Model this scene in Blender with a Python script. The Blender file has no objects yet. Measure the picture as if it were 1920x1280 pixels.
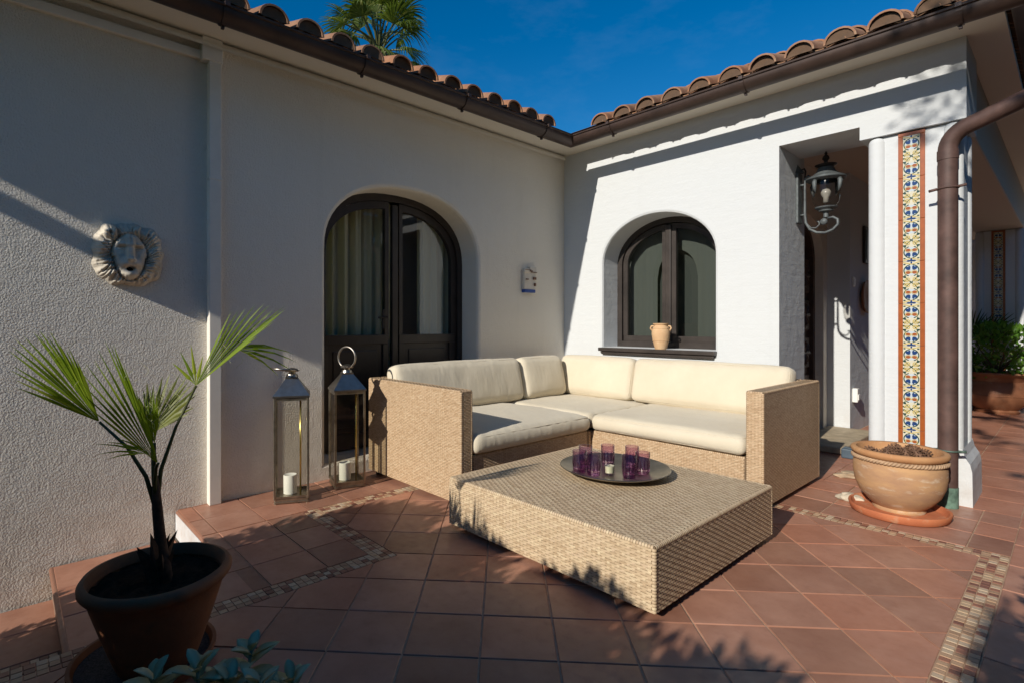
import bpy, bmesh, math, random
from mathutils import Vector, Matrix, noise
random.seed(7)
R = math.radians
sc = bpy.context.scene
COL = sc.collection

# ------------------------------------------------------------------ camera
cam_d = bpy.data.cameras.new('camera')
cam = bpy.data.objects.new('camera', cam_d)
COL.objects.link(cam)
cam.location = (3.675, -4.602, 1.15)
cam.rotation_euler = (R(90), 0, R(49.07))
cam_d.sensor_width = 36.0
cam_d.lens = 991.0 / 1920.0 * 36.0
cam_d.shift_x = 85.0 / 1920.0
cam_d.shift_y = -30.0 / 1920.0
cam_d.clip_start = 0.02
cam_d.clip_end = 2000
sc.camera = cam

# ------------------------------------------------------------------ sky, sun, exposure
SUN = Vector((0.1195, -1.0, 0.51)).normalized()          # towards the sun
elev = math.asin(SUN.z)
world = bpy.data.worlds.new('World')
sc.world = world
world.use_nodes = True
wn = world.node_tree
bg = wn.nodes['Background']
sky = wn.nodes.new('ShaderNodeTexSky')
sky.sky_type = 'NISHITA'
sky.sun_disc = False
sky.sun_elevation = elev
sky.sun_rotation = math.atan2(SUN.x, SUN.y)
sky.altitude = 300
sky.air_density = 1.0
sky.dust_density = 0.2
sky.ozone_density = 3.0
hs = wn.nodes.new('ShaderNodeHueSaturation')
hs.inputs['Saturation'].default_value = 1.42
wn.links.new(sky.outputs[0], hs.inputs['Color'])
tcw = wn.nodes.new('ShaderNodeTexCoord')
mpw = wn.nodes.new('ShaderNodeMapping')
mpw.inputs['Scale'].default_value = (2.2, 1.2, 5.0)
wn.links.new(tcw.outputs['Generated'], mpw.inputs[0])
nzw = wn.nodes.new('ShaderNodeTexNoise')
nzw.inputs['Scale'].default_value = 2.6
nzw.inputs['Detail'].default_value = 7
nzw.inputs['Roughness'].default_value = 0.62
wn.links.new(mpw.outputs[0], nzw.inputs['Vector'])
rpw = wn.nodes.new('ShaderNodeValToRGB')
rpw.color_ramp.elements[0].position = 0.52
rpw.color_ramp.elements[0].color = (0, 0, 0, 1)
rpw.color_ramp.elements[1].position = 0.85
rpw.color_ramp.elements[1].color = (0.05, 0.05, 0.05, 1)
wn.links.new(nzw.outputs[0], rpw.inputs[0])
mxw = wn.nodes.new('ShaderNodeMix')
mxw.data_type = 'RGBA'
wn.links.new(rpw.outputs[0], mxw.inputs[0])
wn.links.new(hs.outputs[0], mxw.inputs[6])
mxw.inputs[7].default_value = (5.5, 7.0, 9.0, 1)
wn.links.new(mxw.outputs[2], bg.inputs[0])
bg.inputs[1].default_value = 0.084

sd = bpy.data.lights.new('sun', 'SUN')
sun = bpy.data.objects.new('sun', sd)
COL.objects.link(sun)
sd.energy = 3.7
sd.angle = R(0.53)
sd.color = (1.0, 0.935, 0.83)
sun.rotation_euler = (-SUN).to_track_quat('-Z', 'Y').to_euler()
sun.location = SUN * 30

sc.view_settings.view_transform = 'Standard'
sc.view_settings.look = 'None'
sc.view_settings.exposure = 0.40
sc.view_settings.gamma = 1.0
sc.view_settings.use_curve_mapping = False
sc.render.engine = 'CYCLES'
sc.cycles.max_bounces = 8
sc.cycles.transparent_max_bounces = 24

# ------------------------------------------------------------------ materials
MATS = {}


def nodes_of(name):
    m = bpy.data.materials.new(name)
    m.use_nodes = True
    nt = m.node_tree
    b = nt.nodes['Principled BSDF']
    MATS[name] = m
    return m, nt, b


def N(nt, t, **kw):
    n = nt.nodes.new(t)
    for k, v in kw.items():
        setattr(n, k, v)
    return n


def L(nt, a, b):
    nt.links.new(a, b)


def texco(nt, kind='Object', scale=(1, 1, 1)):
    tc = N(nt, 'ShaderNodeTexCoord')
    mp = N(nt, 'ShaderNodeMapping')
    mp.inputs['Scale'].default_value = scale
    L(nt, tc.outputs[kind], mp.inputs[0])
    return mp.outputs[0]


def noise_n(nt, vec, scale, detail=4, rough=0.6):
    n = N(nt, 'ShaderNodeTexNoise')
    n.inputs['Scale'].default_value = scale
    n.inputs['Detail'].default_value = detail
    n.inputs['Roughness'].default_value = rough
    if vec is not None:
        L(nt, vec, n.inputs['Vector'])
    return n.outputs[0]


def ramp(nt, fac, stops):
    r = N(nt, 'ShaderNodeValToRGB')
    el = r.color_ramp.elements
    while len(el) < len(stops):
        el.new(0.5)
    for e, (p, c) in zip(el, stops):
        e.position = p
        e.color = (c[0], c[1], c[2], 1)
    L(nt, fac, r.inputs[0])
    return r.outputs[0]


def mixc(nt, fac, a, b, mode='MIX'):
    m = N(nt, 'ShaderNodeMix', data_type='RGBA', blend_type=mode)
    for i, v in ((0, fac), (6, a), (7, b)):
        if isinstance(v, (int, float)):
            m.inputs[i].default_value = v
        elif isinstance(v, tuple):
            m.inputs[i].default_value = (v[0], v[1], v[2], 1)
        else:
            L(nt, v, m.inputs[i])
    return m.outputs[2]


def bump(nt, b, h, strength, dist, prev=None):
    bp = N(nt, 'ShaderNodeBump')
    bp.inputs['Strength'].default_value = strength
    bp.inputs['Distance'].default_value = dist
    L(nt, h, bp.inputs['Height'])
    if prev is not None:
        L(nt, prev, bp.inputs['Normal'])
    L(nt, bp.outputs[0], b.inputs['Normal'])
    return bp.outputs[0]


def plain(name, col, rough=0.6, metal=0.0, var=0.0, scale=8, bmp=0.0, bscale=60, bdist=0.002, spec=0.5, ss=0.0):
    m, nt, b = nodes_of(name)
    b.inputs['Roughness'].default_value = rough
    b.inputs['Metallic'].default_value = metal
    b.inputs['Specular IOR Level'].default_value = spec
    v = texco(nt)
    if var > 0:
        n = noise_n(nt, v, scale)
        lo = tuple(c * (1 - var) for c in col)
        hi = tuple(min(1, c * (1 + var)) for c in col)
        L(nt, ramp(nt, n, [(0.3, lo), (0.7, hi)]), b.inputs['Base Color'])
    else:
        b.inputs['Base Color'].default_value = (*col, 1)
    if bmp > 0:
        bump(nt, b, noise_n(nt, v, bscale, 3), bmp, bdist)
    return m


def stucco(name, col, fine, coarse, fs, cs, dist, stain=0.06, stain_col=(0.55, 0.45, 0.33), streak=0.0):
    m, nt, b = nodes_of(name)
    b.inputs['Roughness'].default_value = 0.92
    b.inputs['Specular IOR Level'].default_value = 0.15
    v = texco(nt)
    n1 = noise_n(nt, v, 1.3, 5)
    c = mixc(nt, ramp(nt, n1, [(0.45, (0, 0, 0)), (0.8, (stain * 2,) * 3)]), col, stain_col)
    n0 = noise_n(nt, texco(nt, 'Object', (9, 9, 0.7)), 1.0, 4)
    c = mixc(nt, ramp(nt, n0, [(0.55, (0, 0, 0)), (0.85, (streak,) * 3)]), c, tuple(x * 0.72 for x in col))
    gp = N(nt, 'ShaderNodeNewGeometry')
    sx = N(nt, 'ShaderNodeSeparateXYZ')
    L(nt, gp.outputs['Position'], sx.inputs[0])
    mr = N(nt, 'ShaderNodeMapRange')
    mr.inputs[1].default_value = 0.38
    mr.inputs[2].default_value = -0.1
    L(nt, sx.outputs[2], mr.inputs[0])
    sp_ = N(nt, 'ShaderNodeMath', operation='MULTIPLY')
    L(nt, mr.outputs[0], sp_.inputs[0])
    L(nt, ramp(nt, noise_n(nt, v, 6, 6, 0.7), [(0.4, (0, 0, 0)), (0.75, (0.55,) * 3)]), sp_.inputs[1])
    c = mixc(nt, sp_.outputs[0], c, (0.36, 0.26, 0.19))  # brown towards the base: splash dirt plus warm floor bounce put into the colour
    L(nt, c, b.inputs['Base Color'])
    f = noise_n(nt, v, fs, 3, 0.55)
    fr = ramp(nt, f, [(0.3, (0, 0, 0)), (0.7, (1, 1, 1))])
    p = bump(nt, b, fr, fine, dist)
    g = noise_n(nt, v, cs, 3, 0.55)
    p = bump(nt, b, g, coarse, dist * 4, p)
    tr_ = noise_n(nt, texco(nt, 'Object', (1.6, 1.6, 11)), 2.4, 4, 0.6)
    bump(nt, b, tr_, coarse * 0.7, dist * 3, p)
    return m


WALL = (0.80, 0.745, 0.65)
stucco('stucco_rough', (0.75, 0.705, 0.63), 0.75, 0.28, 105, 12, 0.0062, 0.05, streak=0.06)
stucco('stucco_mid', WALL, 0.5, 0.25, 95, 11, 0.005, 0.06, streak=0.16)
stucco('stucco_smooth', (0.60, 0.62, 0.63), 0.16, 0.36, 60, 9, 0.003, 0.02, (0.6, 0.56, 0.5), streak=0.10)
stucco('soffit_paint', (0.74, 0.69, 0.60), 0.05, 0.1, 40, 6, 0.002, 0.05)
stucco('porch_shade_white', (0.52, 0.46, 0.39), 0.05, 0.1, 40, 6, 0.002, 0.05)  # white ceiling paint darkened brown: porch shade and floor bounce in the colour
plain('trunking_paint', (0.76, 0.72, 0.64), 0.6, var=0.05, bmp=0.1, bscale=30)


def tile_mat(name, base, dark, rough):
    m, nt, b = nodes_of(name)
    v = texco(nt)
    oi = N(nt, 'ShaderNodeObjectInfo')
    gi = N(nt, 'ShaderNodeNewGeometry')
    tc = N(nt, 'ShaderNodeTexCoord')
    # cloudy firing marks differ from tile to tile
    ad = N(nt, 'ShaderNodeVectorMath', operation='ADD')
    cmb = N(nt, 'ShaderNodeCombineXYZ')
    mu = N(nt, 'ShaderNodeMath', operation='MULTIPLY')
    mu.inputs[1].default_value = 37.0
    L(nt, oi.outputs['Random'], mu.inputs[0])
    L(nt, mu.outputs[0], cmb.inputs[0])
    L(nt, mu.outputs[0], cmb.inputs[2])
    L(nt, gi.outputs['Position'], ad.inputs[0])
    L(nt, cmb.outputs[0], ad.inputs[1])
    n1 = noise_n(nt, ad.outputs[0], 5.5, 4, 0.55)
    n2 = noise_n(nt, ad.outputs[0], 26, 4, 0.6)
    c = ramp(nt, n1, [(0.28, dark), (0.72, base)])
    rnd = ramp(nt, oi.outputs['Random'], [(0.0, (0.66, 0.63, 0.60)), (0.35, (0.92, 0.92, 0.92)), (0.7, (1.0, 1.0, 1.0)), (1.0, (1.0, 0.87, 0.80))])
    c = mixc(nt, 1.0, c, rnd, 'MULTIPLY')
    c = mixc(nt, ramp(nt, n2, [(0.56, (0, 0, 0)), (0.75, (0.22,) * 3)]), c, tuple(x * 0.6 for x in dark))
    dust = noise_n(nt, gi.outputs['Position'], 2.2, 5, 0.65)
    c = mixc(nt, ramp(nt, dust, [(0.5, (0, 0, 0)), (0.8, (0.16,) * 3)]), c, (0.42, 0.33, 0.27))
    L(nt, c, b.inputs['Base Color'])
    rr = ramp(nt, n2, [(0.3, (rough - 0.08,) * 3), (0.7, (rough + 0.12,) * 3)])
    L(nt, rr, b.inputs['Roughness'])
    b.inputs['Specular IOR Level'].default_value = 0.42
    n3 = noise_n(nt, gi.outputs['Position'], 14, 3)
    bump(nt, b, n3, 0.18, 0.004)
    return m


tile_mat('floor_tile', (0.475, 0.245, 0.165), (0.345, 0.160, 0.103), 0.42)
plain('grout', (0.43, 0.29, 0.195), 0.95, var=0.25, scale=14, bmp=0.3)
plain('grout_dark', (0.20, 0.13, 0.09), 0.95, var=0.25, scale=14, bmp=0.3)


def island_mat(name, stops, rough, bmp=0.0, bscale=200, metal=0.0, spec=0.5, bdist=0.001, dirt=0.0):
    m, nt, b = nodes_of(name)
    g = N(nt, 'ShaderNodeNewGeometry')
    c = ramp(nt, g.outputs['Random Per Island'], stops)
    v = texco(nt)
    if dirt > 0:
        d = noise_n(nt, v, 3.0, 5)
        c = mixc(nt, ramp(nt, d, [(0.4, (0, 0, 0)), (0.75, (dirt,) * 3)]), c, tuple(x * 0.55 for x in stops[0][1]))
    L(nt, c, b.inputs['Base Color'])
    b.inputs['Roughness'].default_value = rough
    b.inputs['Metallic'].default_value = metal
    b.inputs['Specular IOR Level'].default_value = spec
    if bmp > 0:
        bump(nt, b, noise_n(nt, v, bscale, 2), bmp, bdist)
    return m


r_ = island_mat('mosaic', [(0.0, (0.44, 0.28, 0.17)), (0.25, (0.30, 0.13, 0.08)), (0.4, (0.48, 0.34, 0.21)), (0.55, (0.20, 0.085, 0.055)), (0.7, (0.50, 0.38, 0.26)), (0.88, (0.36, 0.22, 0.13))], 0.45)
r_.node_tree.nodes['Color Ramp'].color_ramp.interpolation = 'CONSTANT'
island_mat('wicker', [(0.0, (0.43, 0.29, 0.17)), (0.3, (0.49, 0.34, 0.205)), (0.6, (0.54, 0.39, 0.245)), (0.8, (0.51, 0.355, 0.22)), (1.0, (0.58, 0.435, 0.28))], 0.55, 0.3, 300, dirt=0.12)
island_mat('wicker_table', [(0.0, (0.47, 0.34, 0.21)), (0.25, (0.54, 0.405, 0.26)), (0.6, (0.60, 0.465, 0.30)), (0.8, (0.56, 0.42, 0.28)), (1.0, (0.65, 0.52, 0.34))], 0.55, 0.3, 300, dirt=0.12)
plain('wicker_core', (0.20, 0.135, 0.08), 0.8, var=0.3, scale=40)
plain('furniture_foot', (0.03, 0.025, 0.02), 0.6)


def fabric():
    m, nt, b = nodes_of('cushion_fabric')
    v = texco(nt)
    n = noise_n(nt, v, 2.5, 4)
    L(nt, ramp(nt, n, [(0.3, (0.60, 0.53, 0.405)), (0.7, (0.66, 0.595, 0.465))]), b.inputs['Base Color'])
    b.inputs['Roughness'].default_value = 0.9
    b.inputs['Specular IOR Level'].default_value = 0.2
    b.inputs['Sheen Weight'].default_value = 0.15
    w = N(nt, 'ShaderNodeTexWave', wave_type='BANDS')
    w.inputs['Scale'].default_value = 300
    L(nt, v, w.inputs[0])
    p = bump(nt, b, w.outputs[1], 0.15, 0.0006)
    w2 = noise_n(nt, texco(nt, 'Object', (1.0, 1.0, 0.5)), 7, 3)
    p = bump(nt, b, w2, 0.4, 0.012, p)
    w3 = noise_n(nt, texco(nt, 'Object', (9.0, 9.0, 2.2)), 2.2, 2, 0.4)
    bump(nt, b, w3, 0.34, 0.01, p)


fabric()
plain('piping', (0.60, 0.53, 0.41), 0.9)


def terracotta(name, base, alt, stain, sc_=5, rough=0.8, horiz=1.0):
    m, nt, b = nodes_of(name)
    v = texco(nt, 'Object', (1, 1, horiz))
    n1 = noise_n(nt, v, sc_, 5)
    n2 = noise_n(nt, v, sc_ * 2.3, 4)
    c = ramp(nt, n1, [(0.3, alt), (0.65, base)])
    c = mixc(nt, ramp(nt, n2, [(0.56, (0, 0, 0)), (0.72, (0.75,) * 3)]), c, stain)
    L(nt, c, b.inputs['Base Color'])
    b.inputs['Roughness'].default_value = rough
    b.inputs['Specular IOR Level'].default_value = 0.3
    bump(nt, b, noise_n(nt, v, 55, 3), 0.25, 0.003)
    return m


terracotta('pot_dark', (0.30, 0.125, 0.058), (0.18, 0.078, 0.04), (0.10, 0.075, 0.05), 4, 0.7)
terracotta('pot_aged', (0.50, 0.30, 0.15), (0.33, 0.19, 0.12), (0.62, 0.52, 0.40), 4.5, 0.85, 2.6)
terracotta('pot_saucer', (0.52, 0.18, 0.08), (0.42, 0.13, 0.06), (0.52, 0.32, 0.20), 7, 0.8)
terracotta('pot_rim', (0.50, 0.28, 0.13), (0.42, 0.20, 0.09), (0.55, 0.36, 0.2), 7, 0.8)
terracotta('pot_brown', (0.33, 0.14, 0.07), (0.24, 0.10, 0.055), (0.38, 0.22, 0.13), 4, 0.5)
terracotta('roof_tile', (0.37, 0.21, 0.125), (0.25, 0.13, 0.08), (0.45, 0.35, 0.23), 7, 0.9)
terracotta('roof_mortar', (0.17, 0.105, 0.065), (0.12, 0.075, 0.05), (0.09, 0.07, 0.055), 9, 0.95)
terracotta('jar_clay', (0.62, 0.42, 0.24), (0.55, 0.34, 0.19), (0.66, 0.48, 0.3), 12, 0.85)
# per-tile tint on the roof
_nt = MATS['roof_tile'].node_tree
_b = _nt.nodes['Principled BSDF']
_src = _b.inputs['Base Color'].links[0].from_socket
_oi = N(_nt, 'ShaderNodeObjectInfo')
L(_nt, mixc(_nt, 1.0, _src, ramp(_nt, _oi.outputs['Random'], [(0, (0.7, 0.66, 0.62)), (0.5, (1, 1, 1)), (1, (1.0, 0.85, 0.72))]), 'MULTIPLY'), _b.inputs['Base Color'])

plain('soil', (0.030, 0.018, 0.011), 0.98, spec=0.08, var=0.5, scale=30, bmp=1.0, bscale=45, bdist=0.012)
plain('gravel_grit', (0.055, 0.052, 0.05), 0.95, var=0.7, scale=160, bmp=0.8, bscale=150, bdist=0.004)
plain('dark_wood', (0.030, 0.021, 0.017), 0.38, var=0.35, scale=6, bmp=0.15, bscale=25)
plain('window_wood', (0.038, 0.030, 0.026), 0.42, var=0.3, scale=6, bmp=0.15, bscale=25)
plain('carved_wood', (0.075, 0.045, 0.033), 0.5, var=0.4, scale=8, bmp=0.4, bscale=30, bdist=0.004)
plain('blind_grey', (0.13, 0.14, 0.13), 0.9)
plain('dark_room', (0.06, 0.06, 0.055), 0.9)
plain('gutter_metal', (0.060, 0.037, 0.029), 0.48, 0.25, var=0.3, scale=5, bmp=0.15, bscale=14)
plain('downpipe_metal', (0.090, 0.050, 0.041), 0.62, 0.1, var=0.4, scale=9, bmp=0.2, bscale=20)
plain('verdigris', (0.10, 0.17, 0.13), 0.85, var=0.6, scale=18)
plain('green_metal', (0.10, 0.15, 0.12), 0.6, 0.3, var=0.3, scale=20)
plain('lamp_iron', (0.105, 0.118, 0.122), 0.6, 0.35, var=0.35, scale=25, bmp=0.3, bscale=60)
plain('lamp_iron_dark', (0.025, 0.018, 0.016), 0.6, 0.3, var=0.3, scale=25)
plain('nickel', (0.34, 0.31, 0.27), 0.36, 1.0, var=0.2, scale=12)
plain('antique_brass', (0.36, 0.32, 0.25), 0.40, 1.0, var=0.3, scale=20)
plain('brass_glint', (0.66, 0.52, 0.16), 0.25, 1.0)
plain('pewter', (0.27, 0.25, 0.215), 0.36, 1.0, var=0.3, scale=9, bmp=0.1, bscale=30)
plain('wax', (0.78, 0.77, 0.70), 0.55)
plain('wax_cream', (0.78, 0.70, 0.52), 0.55)
plain('wick', (0.02, 0.02, 0.02), 0.9)
plain('plaster_lion', (0.56, 0.50, 0.41), 0.9, var=0.25, scale=9, bmp=0.5, bscale=45, bdist=0.004)
plain('black_hole', (0.004, 0.004, 0.004), 0.9)
plain('ceramic_white', (0.66, 0.60, 0.52), 0.35, var=0.1)
plain('ceramic_brown', (0.16, 0.07, 0.035), 0.4)
plain('ceramic_blue', (0.02, 0.07, 0.30), 0.3)
plain('tile_cream', (0.60, 0.565, 0.44), 0.22, var=0.10, scale=30)
plain('tile_rust', (0.33, 0.085, 0.018), 0.30, var=0.2, scale=15)
plain('glaze_blue', (0.018, 0.050, 0.16), 0.2)
plain('glaze_green', (0.016, 0.055, 0.042), 0.2)
plain('glaze_yellow', (0.52, 0.40, 0.13), 0.2)
plain('glaze_orange', (0.33, 0.10, 0.03), 0.2)
plain('glaze_pale', (0.50, 0.56, 0.60), 0.2)
plain('cone_brown', (0.16, 0.085, 0.05), 0.8, var=0.5, scale=60)
plain('stone_pale', (0.50, 0.44, 0.34), 0.9, var=0.25, scale=14, bmp=0.5, bscale=25, bdist=0.006)
plain('driftwood', (0.40, 0.30, 0.20), 0.9, var=0.3, scale=14, bmp=0.4)
plain('threshold_wood', (0.42, 0.34, 0.23), 0.7, var=0.25, scale=10, bmp=0.3)
plain('slate_blue', (0.06, 0.09, 0.12), 0.5, var=0.2)
plain('switch_white', (0.75, 0.74, 0.70), 0.4)
plain('siding', (0.62, 0.63, 0.64), 0.6, var=0.06)
plain('rope_clay', (0.42, 0.28, 0.17), 0.85, var=0.25, scale=30, bmp=0.3)
plain('bark', (0.10, 0.075, 0.05), 0.95, var=0.4, scale=20, bmp=0.6, bscale=30, bdist=0.008)
plain('palm_fibre', (0.085, 0.045, 0.025), 0.95, var=0.5, scale=30, bmp=0.6, bscale=40)
plain('lawn', (0.05, 0.085, 0.025), 0.95, var=0.4, scale=3, bmp=0.5)
plain('grey_leaf_stem', (0.20, 0.26, 0.18), 0.8)
plain('screen_white', (0.6, 0.6, 0.6), 0.5)


def leaf(name, stops, rough=0.5, trans=0.3, spec=0.4, bmp=0.0):
    m, nt, b = nodes_of(name)
    g = N(nt, 'ShaderNodeNewGeometry')
    c = ramp(nt, g.outputs['Random Per Island'], stops)
    L(nt, c, b.inputs['Base Color'])
    b.inputs['Roughness'].default_value = rough
    b.inputs['Specular IOR Level'].default_value = spec
    if bmp:
        bump(nt, b, noise_n(nt, texco(nt), 90, 2), bmp, 0.002)
    t = N(nt, 'ShaderNodeBsdfTranslucent')
    L(nt, mixc(nt, 1.0, c, (1.3, 1.35, 0.6), 'MULTIPLY'), t.inputs[0])
    mx = N(nt, 'ShaderNodeMixShader')
    mx.inputs[0].default_value = trans
    L(nt, b.outputs[0], mx.inputs[1])
    L(nt, t.outputs[0], mx.inputs[2])
    L(nt, mx.outputs[0], nt.nodes['Material Output'].inputs[0])
    return m


leaf('palm_leaf', [(0, (0.14, 0.22, 0.012)), (0.5, (0.21, 0.30, 0.018)), (1, (0.33, 0.39, 0.035))], 0.55, 0.42, 0.25)
leaf('palm_leaf_pale', [(0, (0.16, 0.19, 0.045)), (1, (0.24, 0.25, 0.06))], 0.45, 0.4)
leaf('palm_petiole', [(0, (0.07, 0.085, 0.025)), (1, (0.10, 0.10, 0.03))], 0.5, 0.05)
leaf('tree_palm_leaf', [(0, (0.07, 0.11, 0.022)), (0.6, (0.13, 0.17, 0.04)), (1, (0.27, 0.27, 0.09))], 0.42, 0.3)
leaf('shrub_leaf', [(0, (0.06, 0.14, 0.015)), (0.6, (0.11, 0.24, 0.03)), (1, (0.19, 0.33, 0.05))], 0.4, 0.3)
leaf('hedge_leaf', [(0, (0.03, 0.055, 0.015)), (1, (0.06, 0.10, 0.025))], 0.5, 0.2)
leaf('grey_leaf', [(0, (0.44, 0.42, 0.22)), (1, (0.56, 0.54, 0.33))], 0.85, 0.1, 0.2, 0.3)
leaf('curtain_beige', [(0, (0.74, 0.70, 0.56)), (1, (0.74, 0.70, 0.56))], 0.9, 0.35, 0.1)
leaf('curtain_grey', [(0, (0.30, 0.315, 0.29)), (1, (0.30, 0.315, 0.29))], 0.9, 0.2, 0.1)
leaf('hair_fibre', [(0, (0.55, 0.55, 0.35)), (1, (0.6, 0.58, 0.4))], 0.6, 0.3)


def glass(name, tint, ior=1.5, gl_rough=0.02, clear=0.97, wav=0.0, gain=1.0):
    m, nt, b = nodes_of(name)
    nt.nodes.remove(b)
    t = N(nt, 'ShaderNodeBsdfTransparent')
    t.inputs[0].default_value = (tint[0] * clear, tint[1] * clear, tint[2] * clear, 1)
    g = N(nt, 'ShaderNodeBsdfGlossy')
    g.inputs['Roughness'].default_value = gl_rough
    lw = N(nt, 'ShaderNodeLayerWeight')
    lw.inputs[0].default_value = 0.5
    pw = N(nt, 'ShaderNodeMath', operation='POWER')
    pw.inputs[1].default_value = 4.0
    L(nt, lw.outputs['Facing'], pw.inputs[0])
    f = N(nt, 'ShaderNodeMath', operation='MULTIPLY_ADD')
    f.inputs[1].default_value = 0.9
    f.inputs[2].default_value = ((ior - 1) / (ior + 1)) ** 2
    L(nt, pw.outputs[0], f.inputs[0])
    mu = N(nt, 'ShaderNodeMath', operation='MULTIPLY', use_clamp=True)
    mu.inputs[1].default_value = gain
    L(nt, f.outputs[0], mu.inputs[0])
    if wav:
        bp = N(nt, 'ShaderNodeBump')
        bp.inputs['Strength'].default_value = wav
        bp.inputs['Distance'].default_value = 0.01
        L(nt, noise_n(nt, texco(nt), 2.0, 1), bp.inputs['Height'])
        L(nt, bp.outputs[0], g.inputs['Normal'])
    mx = N(nt, 'ShaderNodeMixShader')
    L(nt, mu.outputs[0], mx.inputs[0])
    L(nt, t.outputs[0], mx.inputs[1])
    L(nt, g.outputs[0], mx.inputs[2])
    L(nt, mx.outputs[0], nt.nodes['Material Output'].inputs[0])
    return m


glass('pane_glass', (0.95, 0.97, 0.93), 1.6, 0.0, 0.95, 0.02, 1.3)
glass('pane_glass_dark', (0.55, 0.58, 0.56), 1.5, 0.0, 0.9, 0.02, 1.0)
glass('lantern_glass', (0.93, 0.93, 0.90), 1.45, 0.03)
glass('lamp_glass', (0.92, 0.90, 0.87), 1.45, 0.05, 0.95)
glass('purple_glass', (0.94, 0.83, 0.91), 1.5, 0.02, 0.97)
glass('purple_base', (0.82, 0.62, 0.80), 1.5, 0.02, 0.95)
glass('clear_glass', (0.92, 0.94, 0.92), 1.5, 0.02)
plain('bulb_white', (0.34, 0.33, 0.30), 0.3)

# ------------------------------------------------------------------ mesh helpers


class MB:
    def __init__(s):
        s.v = []
        s.f = []
        s.m = []
        s.cur = 0

    def add(s, vs, fs):
        o = len(s.v)
        s.v += [tuple(v) for v in vs]
        s.f += [tuple(i + o for i in f) for f in fs]
        s.m += [s.cur] * len(fs)

    def box(s, a, b, mat=None):
        x0, y0, z0 = a
        x1, y1, z1 = b
        vs = [(x0, y0, z0), (x1, y0, z0), (x1, y1, z0), (x0, y1, z0), (x0, y0, z1), (x1, y0, z1), (x1, y1, z1), (x0, y1, z1)]
        if mat is not None:
            vs = [mat @ Vector(v) for v in vs]
        s.add(vs, [(0, 3, 2, 1), (4, 5, 6, 7), (0, 1, 5, 4), (1, 2, 6, 5), (2, 3, 7, 6), (3, 0, 4, 7)])

    def bbox(s, a, b, r=0.006, mat=None):
        """box with chamfered edges"""
        bm = bmesh.new()
        bmesh.ops.create_cube(bm, size=1)
        for v in bm.verts:
            v.co = Vector([(a[i] + b[i]) / 2 + v.co[i] * (b[i] - a[i]) for i in range(3)])
        bmesh.ops.bevel(bm, geom=bm.edges[:], offset=r, segments=2, affect='EDGES', profile=0.5)
        bm.verts.index_update()
        vs = [v.co.copy() for v in bm.verts]
        if mat is not None:
            vs = [mat @ v for v in vs]
        s.add(vs, [tuple(x.index for x in f.verts) for f in bm.faces])
        bm.free()

    def lathe(s, prof, seg=32, c=(0, 0, 0), a0=0, a1=2 * math.pi, wob=0.0):
        full = abs(a1 - a0 - 2 * math.pi) < 1e-6
        n = seg if full else seg + 1
        vs = []
        for (r, z) in prof:
            for i in range(n):
                a = a0 + (a1 - a0) * i / seg
                rr = r * (1 + wob * math.sin(3 * a + z * 9) + wob * 0.6 * math.sin(5 * a + 1.3))
                vs.append((c[0] + rr * math.cos(a), c[1] + rr * math.sin(a), c[2] + z))
        fs = []
        for k in range(len(prof) - 1):
            for i in range(seg):
                j = (i + 1) % n
                fs.append((k * n + i, k * n + j, (k + 1) * n + j, (k + 1) * n + i))
        s.add(vs, fs)

    def tube(s, pts, rad, seg=8, cap=True):
        pts = [Vector(p) for p in pts]
        rads = rad if isinstance(rad, (list, tuple)) else [rad] * len(pts)
        vs = []
        prev = None
        for i, p in enumerate(pts):
            t = (pts[min(i + 1, len(pts) - 1)] - pts[max(i - 1, 0)])
            if t.length < 1e-9:
                t = Vector((0, 0, 1))
            t.normalize()
            if prev is None:
                u = t.orthogonal().normalized()
            else:
                u = (prev - t * prev.dot(t))
                if u.length < 1e-6:
                    u = t.orthogonal()
                u.normalize()
            prev = u
            w = t.cross(u)
            for k in range(seg):
                a = 2 * math.pi * k / seg
                vs.append(p + (u * math.cos(a) + w * math.sin(a)) * rads[i])
        fs = []
        for i in range(len(pts) - 1):
            for k in range(seg):
                k2 = (k + 1) % seg
                fs.append((i * seg + k, i * seg + k2, (i + 1) * seg + k2, (i + 1) * seg + k))
        if cap:
            fs.append(tuple(reversed(range(seg))))
            o = (len(pts) - 1) * seg
            fs.append(tuple(range(o, o + seg)))
        s.add(vs, fs)

    def prism(s, poly, z0, z1, cham=0.0):
        """poly counter-clockwise list of (x, y); optional top chamfer"""
        n = len(poly)
        cx = sum(p[0] for p in poly) / n
        cy = sum(p[1] for p in poly) / n
        vs = [(x, y, z0) for x, y in poly]
        rings = [[(x, y, z1 - cham) for x, y in poly]]
        if cham:
            ins = []
            for i in range(n):
                p, a, b = Vector(poly[i]), Vector(poly[i - 1]), Vector(poly[(i + 1) % n])
                d1 = (p - a).normalized()
                d2 = (b - p).normalized()
                n1 = Vector((-d1.y, d1.x))
                n2 = Vector((-d2.y, d2.x))
                q = p + (n1 + n2) / max(0.3, 1 + n1.dot(n2)) * cham
                ins.append((q.x, q.y, z1))
            rings.append(ins)
        for r in rings:
            vs += r
        fs = []
        for k in range(len(rings)):
            for i in range(n):
                j = (i + 1) % n
                fs.append((k * n + i, k * n + j, (k + 1) * n + j, (k + 1) * n + i))
        o = len(rings) * n
        fs.append(tuple(range(o, o + n)))
        s.add(vs, fs)

    def mesh(s, name, mats):
        me = bpy.data.meshes.new(name)
        me.from_pydata(s.v, [], s.f)
        if isinstance(mats, str):
            mats = [mats]
        for m in mats:
            me.materials.append(MATS[m])
        if len(mats) > 1:
            me.polygons.foreach_set('material_index', s.m)
        me.update()
        return me

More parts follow.
